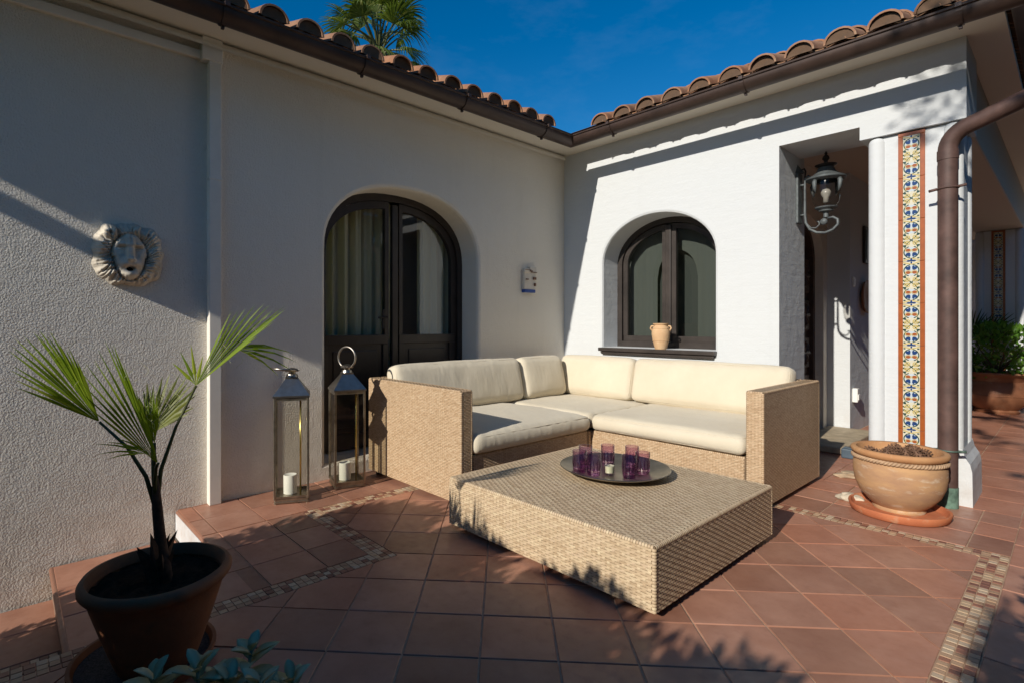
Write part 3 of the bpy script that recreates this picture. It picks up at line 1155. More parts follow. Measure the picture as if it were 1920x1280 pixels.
mb.build('room', 'dark_room', house)

# ------------------------------------------------------------------ carved side door in the passage
sdr = MB()
A = arch_pts(1.575, 0.5, 1.85, 0.43, 2.0)
poly = [(1.75, 2.075, 0.03)] + [(1.75, y, z) for y, z in A] + [(1.75, 1.075, 0.03)]
sdr.add(poly, [tuple(range(len(poly)))])
sdo = sdr.build('door', 'carved_wood', house)
tag(sdo, 'dark carved wooden door inside the passage')
mb = MB()
for (r0, r1, x) in ((0.0, 0.06, 1.80),):
    arch_frame(mb, lambda a, d, z: (x - d, a, z), 1.575, 0.5, 0.03, 1.85, 0.43, 2.0, 0.06, 0.0, 0.05, bottom=False)
mb.build('frame', 'carved_wood', sdo)
for (y0, y1) in ((1.16, 1.53), (1.62, 1.99)):
    for (z0, z1) in ((0.12, 0.62), (0.70, 1.02), (1.10, 1.42), (1.50, 1.86)):
        mb = MB()
        mb.bbox((1.752, y0, z0), (1.772, y1, z1), 0.008)
        ym, zm = (y0 + y1) / 2, (z0 + z1) / 2
        for k in range(8):
            a = k * math.pi / 4
            mb.tube([(1.775, ym, zm), (1.785, ym + 0.10 * math.cos(a), zm + 0.11 * math.sin(a)), (1.775, ym + 0.15 * math.cos(a + 0.3), zm + 0.14 * math.sin(a + 0.3))], [0.02, 0.024, 0.006], 6)
        mb.build('panel', 'carved_wood', sdo)
mb = MB()
mb.lathe([(0.0, 0), (0.03, 0.0), (0.03, 0.012), (0.0, 0.016)], 14)
for k in range(len(mb.v)):
    x, y, z = mb.v[k]
    mb.v[k] = (1.79 + z, 1.58 + x, 1.05 + y)
mb.build('handle', 'antique_brass', sdo)
step = MB()
step.bbox((1.90, 1.0, 0.004), (2.32, 2.18, 0.06), 0.01)
tag(step.build('door_step', 'threshold_wood'), 'pale wooden threshold slab in front of the carved door', 'door step')

# ------------------------------------------------------------------ cable trunking on the left wall
tk = thing('cable_trunking', 'white vertical cable trunking on left wall behind the potted palm', 'trunking', (0, -3.6, 0))
mb = MB()
mb.bbox((-0.012, -0.032, 0.0), (0.052, 0.040, 2.085), 0.004)
mb.build('lower_cover', 'trunking_paint', tk)
mb = MB()
mb.bbox((-0.012, -0.032, 2.10), (0.052, 0.040, 2.84), 0.004)
mb.build('upper_cover', 'trunking_paint', tk)
mb = MB()
mb.bbox((-0.012, -0.036, 2.083), (0.055, 0.044, 2.102), 0.003)
mb.build('joint_cover', 'trunking_paint', tk)
mb = MB()
mb.bbox((-0.012, -0.075, 2.84), (0.058, 0.046, 2.985), 0.004)
mb.build('joint_box', 'trunking_paint', tk)
mb = MB()
mb.bbox((-0.012, -2.7, 2.85), (0.018, -0.076, 2.905), 0.004)
mb.build('horizontal_cover', 'trunking_paint', tk)

# ------------------------------------------------------------------ gutters and downpipe


def gutter_profile(seg=14, r=0.07, th=0.005):
    out = []
    for i in range(seg + 1):
        a = math.pi + math.pi * i / seg
        out.append((r * math.cos(a), r * math.sin(a)))
    # rolled front lip
    lip = []
    for i in range(7):
        a = -math.pi / 2 - 0.3 + (math.pi * 1.6) * i / 6
        lip.append((r + 0.010 + 0.012 * math.cos(math.pi + i * 0.9), 0.004 + 0.012 * math.sin(math.pi - i * 0.9 + 3.1)))
    inner = [(x * (1 - th / r), y * (1 - th / r)) for x, y in reversed(out)]
    return out + [(r + 0.012, 0.004), (r + 0.014, 0.014), (r + 0.004, 0.019), (r - 0.008, 0.012)] + inner[0:]


def gutter(root, path_fn, s0, s1, miter0=0, miter1=0):
    """path_fn(s, o, z): s along, o outward offset; mitre shifts s by o*m"""
    prof = gutter_profile()
    mb = MB()
    n = len(prof)
    vs = [path_fn(s0 + miter0 * o, o, z) for o, z in prof] + [path_fn(s1 + miter1 * o, o, z) for o, z in prof]
    mb.add(vs, [(i, (i + 1) % n, n + (i + 1) % n, n + i) for i in range(n)])
    o = mb.build('channel', 'gutter_metal', root, True, autos=35)
    return o


def bracket(root, path_fn, s):
    mb = MB()
    n = 12
    vs = []
    for k in (-0.014, 0.014):
        for rr in (0.071, 0.077):
            for i in range(n + 1):
                a = math.pi + math.pi * i / n
                vs.append(path_fn(s + k, rr * math.cos(a), rr * math.sin(a)))
    m_ = n + 1
    fs = []
    for i in range(n):
        fs += [(m_ + i, m_ + i + 1, 3 * m_ + i + 1, 3 * m_ + i), (i, m_ + i, m_ + i + 1, i + 1), (2 * m_ + i, 2 * m_ + i + 1, 3 * m_ + i + 1, 3 * m_ + i)]
    mb.add(vs, fs)
    a = path_fn(s - 0.014, 0.06, 0.0)
    b = path_fn(s + 0.014, 0.092, 0.024)
    mb.box([min(a[i], b[i]) for i in range(3)], [max(a[i], b[i]) for i in range(3)])
    a = path_fn(s - 0.008, -0.02, -0.092)
    b = path_fn(s + 0.008, 0.0, -0.07)
    mb.box([min(a[i], b[i]) for i in range(3)], [max(a[i], b[i]) for i in range(3)])
    mb.build('bracket', 'gutter_metal', root)


ZG = 2.965
gl = thing('roof_gutter', 'brown metal gutter under the roof tiles above the arched door', 'gutter', (0.43, -0.43, ZG))
fA = lambda s, o, z: (o, s + 0.43, z)
gutter(gl, fA, -6.885, -0.43, -1, -1)
for s in (-0.86, -1.83, -2.745, -3.66, -4.7, -5.7):
    bracket(gl, fA, s)
gr = thing('roof_gutter', 'brown metal gutter under the roof tiles above the arched window', 'gutter', (0.43, -0.43, ZG))
fB = lambda s, o, z: (s - 0.43, -o, z)
gutter(gr, fB, 0.43, 3.50, 1, 1)
for s in (0.9, 2.05, 3.235):
    bracket(gr, fB, s)
ge = thing('roof_gutter', 'brown metal gutter along the far garden end of the left roof', 'gutter', (0.43, -6.885, ZG))
fE = lambda s, o, z: (s - 0.43, -o, z)
gutter(ge, fE, -5, 0.43, 0, 1)
gx = thing('roof_gutter', 'brown metal gutter along the porch side of the right roof', 'gutter', (3.50, -0.43, ZG))
fX = lambda s, o, z: (o, s + 0.43, z)
gutter(gx, fX, -0.43, 9.0, -1, 0)

dp = thing('downpipe', 'brown rainwater downpipe with elbow beside the tiled column', 'downpipe', (3.14, -0.085, 0))
mb = MB()
path = [(0, 0, 0.12), (0, 0, 1.2), (0, 0, 2.26)]
for i in range(1, 9):
    a = R(75 * i / 8)
    path.append((0.13 * (1 - math.cos(a)) * 0.96, -0.13 * (1 - math.cos(a)) * 0.26, 2.26 + 0.13 * math.sin(a)))
path.append((0.62, -0.17, 2.535))
path += [(0.64, -0.19, 2.56), (0.50, -0.29, 2.75), (0.42, -0.31, 2.87)]
mb.tube(path, 0.050, 18, cap=False)
mb.build('pipe', 'downpipe_metal', dp, True)
mb = MB()
mb.tube([(0, 0, 2.2), (0, 0, 2.26)], 0.0535, 18)
mb.build('socket_ring', 'downpipe_metal', dp, True, autos=40)
mb = MB()
mb.tube([(0, 0, 0.0), (0, 0, 0.13)], 0.052, 18)
mb.build('pipe_foot', 'verdigris', dp, True, autos=40)
for z in (2.02, 0.36):
    mb = MB()
    mb.tube([(0.052 * math.cos(a), 0.052 * math.sin(a), z) for a in [2 * math.pi * k / 20 for k in range(21)]], 0.006, 6)
    for sx in (-1, 1):
        mb.tube([(sx * 0.05, -0.02, z), (sx * 0.09, -0.015, z + 0.006 * sx)], 0.009, 8)
    mb.tube([(0, 0.06, z), (0, 0.09, z)], 0.008, 8)
    mb.build('clamp', 'downpipe_metal' if z > 1 else 'green_metal', dp, True)

# ------------------------------------------------------------------ porch columns with decorated tiles


def glaze_pattern():
    """one vertical repeat (height .285, width .09) of the vine ornament, facing -y, flat glaze slightly proud"""
    mb = MB()
    Y = -0.0008

    def disc(cx, cz, rx, rz, n=10, rot=0, y=Y):
        vs = []
        for k in range(n):
            a = 2 * math.pi * k / n
            x, z = rx * math.cos(a), rz * math.sin(a)
            vs.append((cx + x * math.cos(rot) - z * math.sin(rot), y, cz + x * math.sin(rot) + z * math.cos(rot)))
        mb.add(vs, [tuple(range(n))])

    def ribbon(pts, w, y=Y):
        vs = []
        for i, (x, z) in enumerate(pts):
            x0, z0 = pts[max(i - 1, 0)]
            x1, z1 = pts[min(i + 1, len(pts) - 1)]
            l_ = math.hypot(x1 - x0, z1 - z0) or 1
            nx, nz = -(z1 - z0) / l_, (x1 - x0) / l_
            vs += [(x + nx * w / 2, y, z + nz * w / 2), (x - nx * w / 2, y, z - nz * w / 2)]
        mb.add(vs, [(2 * i, 2 * i + 1, 2 * i + 3, 2 * i + 2) for i in range(len(pts) - 1)])
    for zc, fl in ((0.062, -1), (0.223, 1)):
        mb.cur = 5
        disc(0, zc, 0.036, 0.036, 16, 0, -0.0004)
        mb.cur = 1
        for s in (-1, 1):
            ribbon([(s * 0.039 * math.sin(a), zc - fl * 0.039 * math.cos(a)) for a in [R(20 + 150 * k / 12) for k in range(13)]], 0.006)
        mb.cur = 0
        for s in (-1, 1):
            disc(s * 0.018, zc + fl * 0.014, 0.015, 0.011, 8, s * fl * 0.6)
            disc(s * 0.010, zc + fl * 0.023, 0.006, 0.010, 8, -s * fl * 0.3, -0.0010)
        mb.cur = 3
        for s in (-1, 1):
            disc(s * 0.017, zc - fl * 0.014, 0.013, 0.011, 8, 0)
        mb.cur = 2
        for s in (-1, 1):
            ribbon([(s * (0.017 + 0.015 * math.cos(a)), zc - fl * (0.014 - 0.015 * math.sin(a))) for a in [R(-60 + 260 * k / 10) for k in range(11)]], 0.004, -0.0012)
    # vines between medallions
    mb.cur = 1
    for s in (-1, 1):
        ribbon([(s * 0.034 * math.cos(math.pi * k / 14), 0.092 + (0.193 - 0.092) * k / 14) for k in range(15)], 0.006)
    mb.cur = 2
    for s in (-1, 1):
        for zc, fl in ((0.122, 1), (0.163, -1)):
            pts = []
            for k in range(18):
                a = k * 0.55
                rr = 0.017 - 0.0008 * k
                pts.append((s * (0.021 + rr * math.cos(a)), zc + fl * rr * math.sin(a)))
            ribbon(pts, 0.0055, -0.0012)
    mb.cur = 1
    for s in (-1, 1):
        for zc in (0.105, 0.131, 0.154, 0.180):
            disc(s * 0.036, zc, 0.010, 0.007, 6, s * 0.5)
        for zc in (0.02, 0.265):
            disc(s * 0.036, zc, 0.007, 0.005, 6, 0)
    # small blue cross
    mb.cur = 2
    for s in (-1, 1):
        ribbon([(s * 0.043, 0.006), (s * 0.024, 0.013), (0, 0.020)], 0.006)
        ribbon([(s * 0.043, 0.279), (s * 0.024, 0.272), (0, 0.265)], 0.006)
    mb.cur = 0
    for (dx, dz, rx, rz) in ((0.013, 0.003, 0.010, 0.005), (-0.013, 0.003, 0.010, 0.005), (0, 0.011, 0.005, 0.009)):
        disc(dx, dz, rx * 1.2, rz * 1.25, 8, 0, -0.0014)
    for (dx, dz, rx, rz) in ((0, 0.276, 0.005, 0.008),):
        disc(dx, dz, rx, rz, 8, 0, -0.0014)
    return mb.mesh('glaze_pattern', ['glaze_blue', 'glaze_green', 'glaze_yellow', 'glaze_orange', 'tile_cream', 'glaze_pale'])


GP = glaze_pattern()
tb = MB()
tb.bbox((-0.045, 0.0, 0.0006), (0.045, 0.011, 0.2844), 0.001)
TILE_C = tb.mesh('tile', 'tile_cream')
tb = MB()
tb.bbox((-0.0125, -0.001, 0.0006), (0.0125, 0.011, 0.2844), 0.002)
TILE_B = tb.mesh('border_tile', 'tile_rust')
tb = MB()
tb.bbox((-0.071, -0.001, 0.0), (0.071, 0.011, 0.024), 0.002)
TILE_T = tb.mesh('border_tile', 'tile_rust')


def column(label, x0, y0, ht, flare=True):
    t = thing('porch_column', label, 'column', (x0, y0, 0), 0, 'white columns of the porch')
    wd, dpth = 0.51, 0.5
    mb = MB()
    mb.bbox((0.05, 0.032, 0), (wd - 0.04, dpth - 0.02, ht), 0.01)
    mb.bbox((0.02, 0.05, 0), (wd - 0.015, dpth - 0.05, ht), 0.01)
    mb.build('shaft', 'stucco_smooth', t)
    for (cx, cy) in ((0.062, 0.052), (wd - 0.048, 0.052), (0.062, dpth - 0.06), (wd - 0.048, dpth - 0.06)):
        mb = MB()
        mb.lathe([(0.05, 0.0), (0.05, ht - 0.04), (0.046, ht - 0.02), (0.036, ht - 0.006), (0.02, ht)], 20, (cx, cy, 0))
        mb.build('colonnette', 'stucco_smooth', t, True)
    if flare:
        mb = MB()
        vs = []
        prof = [(0.0, 0.36), (0.012, 0.31), (0.035, 0.27), (0.045, 0.22), (0.048, 0.0)]
        for o, z in prof:
            vs += [(wd - 0.06, -0.002, z), (wd + o, -0.002, z), (wd + o, dpth, z), (wd - 0.06, dpth, z)]
        fs = []
        for k in range(len(prof) - 1):
            for i in range(4):
                j = (i + 1) % 4
                fs.append((4 * k + i, 4 * k + j, 4 * k + 4 + j, 4 * k + 4 + i))
        mb.add(vs, fs)
        mb.build('plinth', 'stucco_smooth', t)
    xc = 0.943 - 0.69 if flare else 0.25
    # tile strip, front face
    n = 8
    for k in range(n):
        z = ht - 0.03 - (k + 1) * 0.285
        o = put('tile', TILE_C, t, (xc, 0.022, z))
        put('glaze_pattern', GP, o, (0, 0, 0))
        for s in (-1, 1):
            put('border_tile', TILE_B, t, (xc + s * 0.058, 0.022, z))
    put('border_tile', TILE_T, t, (xc, 0.022, ht - 0.0295))
    return t


column('white porch column with tall painted tile strip beside the brown downpipe', 2.69, 0.0, 2.468)
column('white porch column with dark tile strip far behind in the shaded passage', 2.70, 6.0, 2.498, False)

# ------------------------------------------------------------------ wicker weave


def weave(mb, o, u, v, lu, lv, cu=0.019, cv=0.0115, h=0.0022, over=2):
    """plain weave over a rectangle: o corner, u/v unit axes, surface normal u x v"""
    o, u, v = Vector(o), Vector(u), Vector(v)
    nrm = u.cross(v)
    nu, nv = max(2, round(lu / cu)), max(2, round(lv / cv))
    cu, cv = lu / nu, lv / nv
    V, F = [], []
    for j in range(nv):
        for i in range(nu):
            b = len(V)
            jit = random.uniform(-0.0006, 0.0006)
            if (i + j) % over == 0:                       # horizontal strand on top
                a0, a1 = (i - 0.22) * cu, (i + 1.22) * cu
                a0, a1 = max(a0, 0), min(a1, lu)
                b0, b1 = (j + 0.08) * cv + jit, (j + 0.92) * cv + jit
                am0, am1 = a0 + (a1 - a0) * 0.25, a0 + (a1 - a0) * 0.75
                for a, hh in ((a0, 0.0), (am0, h), (am1, h), (a1, 0.0)):
                    V.append(o + u * a + v * b0 + nrm * (hh * 0.85))
                    V.append(o + u * a + v * b1 + nrm * hh)
                F += [(b, b + 2, b + 3, b + 1), (b + 2, b + 4, b + 5, b + 3), (b + 4, b + 6, b + 7, b + 5)]
            else:                                          # upright shows
                a0, a1 = (i + 0.22) * cu, (i + 0.78) * cu
                b0, b1 = (j - 0.05) * cv, (j + 1.05) * cv
                b0, b1 = max(b0, 0), min(b1, lv)
                bm_ = (b0 + b1) / 2
                for q, hh in ((b0, 0.0), (bm_, h * 0.55), (b1, 0.0)):
                    V.append(o + u * a0 + v * q + nrm * hh)
                    V.append(o + u * a1 + v * q + nrm * hh)
                F += [(b, b + 1, b + 3, b + 2), (b + 2, b + 3, b + 5, b + 4)]
    mb.add(V, F)


def woven(name, parent, mat, rects, **kw):
    mb = MB()
    for rct in rects:
        weave(mb, *rct, **kw)
    o = mb.build(name, mat, parent)
    tag(o, kind='stuff')
    return o


# ------------------------------------------------------------------ coffee table
TX0, TX1, TY0, TY1, TZ0, TZ1 = 1.345, 2.612, -2.718, -1.51, 0.035, 0.297
tbl = thing('coffee_table', 'low square woven wicker coffee table in front of the corner sofa', 'coffee table', (TX0, TY0, 0))
lx, ly = TX1 - TX0, TY1 - TY0
mb = MB()
mb.bbox((0.004, 0.004, TZ0), (lx - 0.004, ly - 0.004, TZ1 - 0.004), 0.008)
mb.build('core', 'wicker_core', tbl)
e = 0.014
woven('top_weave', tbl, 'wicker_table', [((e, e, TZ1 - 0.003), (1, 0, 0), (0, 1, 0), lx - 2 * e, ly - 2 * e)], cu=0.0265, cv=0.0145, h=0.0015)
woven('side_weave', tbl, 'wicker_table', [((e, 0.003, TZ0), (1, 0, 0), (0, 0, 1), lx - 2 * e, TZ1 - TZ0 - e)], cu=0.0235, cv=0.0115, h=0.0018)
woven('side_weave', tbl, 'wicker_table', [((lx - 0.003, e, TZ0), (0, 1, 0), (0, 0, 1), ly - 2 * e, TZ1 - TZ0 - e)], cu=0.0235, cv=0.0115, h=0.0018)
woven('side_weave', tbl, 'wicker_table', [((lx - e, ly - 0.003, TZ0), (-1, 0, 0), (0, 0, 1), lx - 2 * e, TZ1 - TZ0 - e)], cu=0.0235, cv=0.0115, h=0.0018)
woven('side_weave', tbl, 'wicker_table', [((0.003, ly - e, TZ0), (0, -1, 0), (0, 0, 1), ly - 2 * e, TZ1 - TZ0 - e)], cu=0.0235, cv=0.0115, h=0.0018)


def wrapped_edge(name, parent, mat, segs, rad=0.011, step=0.0125):
    """edges wrapped with strand, one short collar after another"""
    mb = MB()
    for a, b in segs:
        a, b = Vector(a), Vector(b)
        n = max(2, int((b - a).length / step))
        for i in range(n):
            p, q = a.lerp(b, (i + 0.06) / n), a.lerp(b, (i + 0.94) / n)
            m_ = (p + q) / 2
            mb.tube([p, m_, q], [rad * 0.9, rad * 1.06, rad * 0.9], 7, cap=False)
    o = mb.build(name, mat, parent, True)
    tag(o, kind='stuff')


k_ = 0.0105
T_ = TZ1 - k_
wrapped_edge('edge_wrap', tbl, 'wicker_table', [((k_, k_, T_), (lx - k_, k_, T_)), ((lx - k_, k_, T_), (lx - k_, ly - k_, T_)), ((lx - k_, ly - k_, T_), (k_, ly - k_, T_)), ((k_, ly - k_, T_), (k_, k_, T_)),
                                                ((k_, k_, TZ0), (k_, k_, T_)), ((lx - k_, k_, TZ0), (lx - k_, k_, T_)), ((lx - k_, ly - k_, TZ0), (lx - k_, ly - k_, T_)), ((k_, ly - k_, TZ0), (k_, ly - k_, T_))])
for (x, y) in ((0.1, 0.1), (lx - 0.1, 0.1), (lx - 0.1, ly - 0.1), (0.1, ly - 0.1)):
    mb = MB()
    mb.lathe([(0.0, 0.001), (0.025, 0.001), (0.025, TZ0 + 0.002)], 12, (x, y, 0))
    mb.build('foot', 'furniture_foot', tbl)

# ------------------------------------------------------------------ corner sofa
sofa = thing('corner_sofa', 'L-shaped wicker corner sofa with cream cushions against both walls', 'sofa', (0.05, -0.05, 0))
SZ0, SZ1, SEAT = 0.035, 0.745, 0.325
S0 = Vector((0.05, -0.05, 0))


def sbox(name, a, b, faces, rim=True, edges=()):
    """wicker block in world coords, faces woven: '-y', '+x', '+z' ..."""
    a = Vector(a) - S0
    b = Vector(b) - S0
    mb = MB()
    mb.bbox(a + Vector((0.004,) * 3), b - Vector((0.004,) * 3), 0.008)
    core = mb.build(name, 'wicker_core', sofa)
    e = 0.012
    rc = []
    for f in faces:
        if f == '-y':
            rc.append(((a.x + e, a.y + 0.003, a.z), (1, 0, 0), (0, 0, 1), b.x - a.x - 2 * e, b.z - a.z - e))
        if f == '+x':
            rc.append(((b.x - 0.003, a.y + e, a.z), (0, 1, 0), (0, 0, 1), b.y - a.y - 2 * e, b.z - a.z - e))
        if f == '+y':
            rc.append(((b.x - e, b.y - 0.003, a.z), (-1, 0, 0), (0, 0, 1), b.x - a.x - 2 * e, b.z - a.z - e))
        if f == '-x':
            rc.append(((a.x + 0.003, b.y - e, a.z), (0, -1, 0), (0, 0, 1), b.y - a.y - 2 * e, b.z - a.z - e))
        if f == '+z':
            rc.append(((a.x + e, a.y + e, b.z - 0.003), (1, 0, 0), (0, 1, 0), b.x - a.x - 2 * e, b.y - a.y - 2 * e))
    woven('weave', core, 'wicker', rc, cu=0.0195, cv=0.0102, h=0.0017)
    q = 0.0095
    E = {'y0': ((a.x + q, a.y + q, b.z - q), (b.x - q, a.y + q, b.z - q)), 'y1': ((a.x + q, b.y - q, b.z - q), (b.x - q, b.y - q, b.z - q)),
         'x0': ((a.x + q, a.y + q, b.z - q), (a.x + q, b.y - q, b.z - q)), 'x1': ((b.x - q, a.y + q, b.z - q), (b.x - q, b.y - q, b.z - q)),
         'v00': ((a.x + q, a.y + q, a.z), (a.x + q, a.y + q, b.z - q)), 'v10': ((b.x - q, a.y + q, a.z), (b.x - q, a.y + q, b.z - q)),
         'v11': ((b.x - q, b.y - q, a.z), (b.x - q, b.y - q, b.z - q)), 'v01': ((a.x + q, b.y - q, a.z), (a.x + q, b.y - q, b.z - q))}
    if edges:
        wrapped_edge('edge_wrap', core, 'wicker', [E[k] for k in edges], 0.0098)


AX = 1.172     # front of left wing
AY = -1.122    # front of right wing
sbox('arm', (0.052, -2.478, SZ0), (AX, -2.378, SZ1), ['-y', '+x', '+z', '+y'], edges=('y0', 'y1', 'x0', 'x1', 'v00', 'v10', 'v11'))
sbox('arm', (2.322, AY, SZ0), (2.428, -0.052, SZ1), ['-y', '+x', '+z', '-x'], edges=('y0', 'y1', 'x0', 'x1', 'v00', 'v10', 'v11'))
sbox('back_frame', (0.052, -2.376, SZ0), (0.147, -0.149, SZ1), ['+z', '+x'], edges=('x0', 'x1'))
sbox('back_frame', (0.052, -0.147, SZ0), (2.32, -0.052, SZ1), ['+z', '-y'], edges=('y0', 'y1'))
sbox('seat_base', (0.149, -2.376, SZ0), (AX - 0.012, -1.16, SEAT), ['+x'], edges=('x1', 'v11'))
sbox('seat_base', (1.16, AY + 0.012, SZ0), (2.32, -0.149, SEAT), ['-y'], edges=('y0', 'v00'))
sbox('seat_base', (0.149, -1.158, SZ0), (1.158, -0.149, SEAT), ['-y', '+x'])
for (x, y) in ((0.12, -2.42), (1.1, -2.42), (1.1, -1.2), (2.37, -1.06), (2.37, -0.12), (0.12, -0.12)):
    mb = MB()
    mb.lathe([(0.0, 0.001), (0.025, 0.001), (0.025, SZ0 + 0.003)], 12, (x - S0.x, y - S0.y, 0))
    mb.build('foot', 'furniture_foot', sofa)


def cushion(name, size, M_, r=0.045, crown=0.02, seed=0, wr=0.004, sag=0.0):
    lx, ly, lz = size
    nx, ny, nz = max(6, int(lx / 0.04)), max(6, int(ly / 0.04)), 6
    bm = bmesh.new()
    grid = {}

    def vert(i, j, k):
        key = (i, j, k)
        if key in grid:
            return grid[key]
        u = i / nx * 2 - 1
        v = j / ny * 2 - 1
        w = k / nz * 2 - 1
        # concentrate rows near the edges so that rounding is smooth
        f = lambda t, l_: (math.copysign(1, t) * (1 - (1 - abs(t)) ** 1.35)) * l_ / 2
        p = Vector((f(u, lx), f(v, ly), f(w, lz)))
        rr = min(r, lz / 2 - 0.002)
        inner = Vector((max(-lx / 2 + rr, min(lx / 2 - rr, p.x)), max(-ly / 2 + rr, min(ly / 2 - rr, p.y)), max(-lz / 2 + rr, min(lz / 2 - rr, p.z))))
        d = p - inner
        if d.length > 1e-6:
            p = inner + d.normalized() * rr
        cz = crown * (1 - u * u) * (1 - v * v)
        p.z += cz * (1 if w > 0 else -0.3) * abs(w)
        p.y += 0.012 * math.copysign(1, v) * (1 - u * u) * (1 - w * w) * abs(v) ** 3
        q = Vector((p.x * 5 + seed * 13.1, p.y * 5, p.z * 5))
        nn = noise.noise(q) * wr * 1.6 + noise.noise(q * 2.7) * wr
        # tension creases running in from the ends
        edge = max(0, abs(u) - 0.6) / 0.4
        nn += wr * 0.8 * edge * math.sin(p.y * 55 + 3 * noise.noise(q))
        p.z += nn * (1 if w > 0 else 0.3)
        p.y += nn * 0.5
        vv = bm.verts.new(M_ @ p)
        grid[key] = vv
        return vv
    for i in range(nx):
        for j in range(ny):
            for k in (0, nz):
                q = [vert(i, j, k), vert(i + 1, j, k), vert(i + 1, j + 1, k), vert(i, j + 1, k)]
                bm.faces.new(q if k else q[::-1])
    for i in range(nx):
        for k in range(nz):
            for j in (0, ny):
                q = [vert(i, j, k), vert(i + 1, j, k), vert(i + 1, j, k + 1), vert(i, j, k + 1)]
                bm.faces.new(q if j == 0 else q[::-1])
    for j in range(ny):
        for k in range(nz):
            for i in (0, nx):
                q = [vert(i, j, k), vert(i, j + 1, k), vert(i, j + 1, k + 1), vert(i, j, k + 1)]
                bm.faces.new(q if i else q[::-1])
    me = bpy.data.meshes.new(name)
    bm.to_mesh(me)
    bm.free()
    me.materials.append(MATS['cushion_fabric'])
    me.polygons.foreach_set('use_smooth', [True] * len(me.polygons))
    o = put(name, me, sofa)
    # piping along both seams
    pm = MB()
    for zz in (-1, 1):
        rr = r * 0.30
        pts = []
        hx, hy = lx / 2 - rr, ly / 2 - rr
        cr = r * 0.9
        for (cx_, cy_, a0) in ((hx - cr, hy - cr, 0), (-hx + cr, hy - cr, 90), (-hx + cr, -hy + cr, 180), (hx - cr, -hy + cr, 270)):
            for t in range(5):
                a = R(a0 + t * 22.5)
                pts.append(M_ @ Vector((cx_ + cr * math.cos(a), cy_ + cr * math.sin(a), zz * (lz / 2 - rr * 1.05))))
        pts.append(pts[0])
        pm.tube(pts, 0.0035, 5, cap=False)
    pm.build('piping', 'piping', o, True)
    return o


def place(x, y, z):
    return Matrix.Translation(Vector((x, y, z)) - S0)


CT = 0.125
zc = SEAT + 0.002 + CT / 2
cushion('seat_cushion', (0.97, 1.225, CT), place(0.15 + 0.97 / 2 + 0.075, -2.376 + 1.225 / 2, zc), seed=1, crown=0.03, r=0.05)
cushion('seat_cushion', (1.0, 0.99, CT), place(0.15 + 0.5, -0.149 - 0.495, zc), seed=2, crown=0.016)
cushion('seat_cushion', (1.16, 0.985, CT), place(1.155 + 0.58, -0.149 - 0.985 / 2, zc), seed=3, crown=0.022, r=0.05)


def back(mx, my, face, width, seed):
    """cushion standing on the seat, leaning back; face = 'x' or '-y'"""
    hgt, th = 0.385, 0.155
    lean = R(13)
    base = SEAT + CT + 0.012
    if face == 'x':
        M_ = place(mx, my, base) @ Matrix.Rotation(-lean, 4, 'Y') @ Matrix.Translation((0, 0, hgt / 2)) @ Matrix.Rotation(R(90), 4, 'Y') @ Matrix.Rotation(R(90), 4, 'Z') @ Matrix.Identity(4)
        # local x (width) -> world y, local y (height) -> world z, local z -> world x
        M_ = place(mx, my, base) @ Matrix.Rotation(-lean, 4, 'Y') @ Matrix(((0, 0, 1, 0), (1, 0, 0, 0), (0, 1, 0, hgt / 2), (0, 0, 0, 1)))
    else:
        M_ = place(mx, my, base) @ Matrix.Rotation(-lean, 4, 'X') @ Matrix(((1, 0, 0, 0), (0, 0, -1, 0), (0, 1, 0, hgt / 2), (0, 0, 0, 1)))
    cushion('back_cushion', (width, hgt, th), M_, r=0.05, crown=0.03, seed=seed, wr=0.0035)


BX = 0.272
back(BX, (-2.372 - 0.985) / 2, 'x', 2.372 - 0.985, 11)
back(BX, (-0.975 - 0.36) / 2, 'x', 0.975 - 0.36 - 0.01, 12)
back((0.155 + 1.0) / 2 + 0.01, -0.272, '-y', 0.845, 13)
back((1.012 + 2.31) / 2, -0.272, '-y', 2.31 - 1.012, 14)

# ------------------------------------------------------------------ tray, glasses, votive
TRC = (1.925, -1.955)
ZTT = TZ1 + 0.004
tr = MB()
tr.lathe([(0.0, 0.004), (0.14, 0.004), (0.15, 0.0), (0.165, 0.0), (0.18, 0.006), (0.27, 0.022), (0.305, 0.036), (0.309, 0.040), (0.306, 0.042), (0.27, 0.028), (0.18, 0.012), (0.165, 0.009), (0.0, 0.009)], 56)
tag(tr.build('serving_tray', 'pewter', None, True, (TRC[0], TRC[1], ZTT), autos=35), 'round pewter serving tray on the wicker coffee table', 'tray')


def tumbler_mesh():
    mb = MB()
    n = 28
    prof = [(0.0, 0.0), (0.034, 0.0), (0.036, 0.006), (0.0405, 0.125), (0.0385, 0.1245), (0.033, 0.03), (0.0, 0.024)]
    mb.lathe(prof, n)
    return mb.mesh('bowl', 'purple_glass')


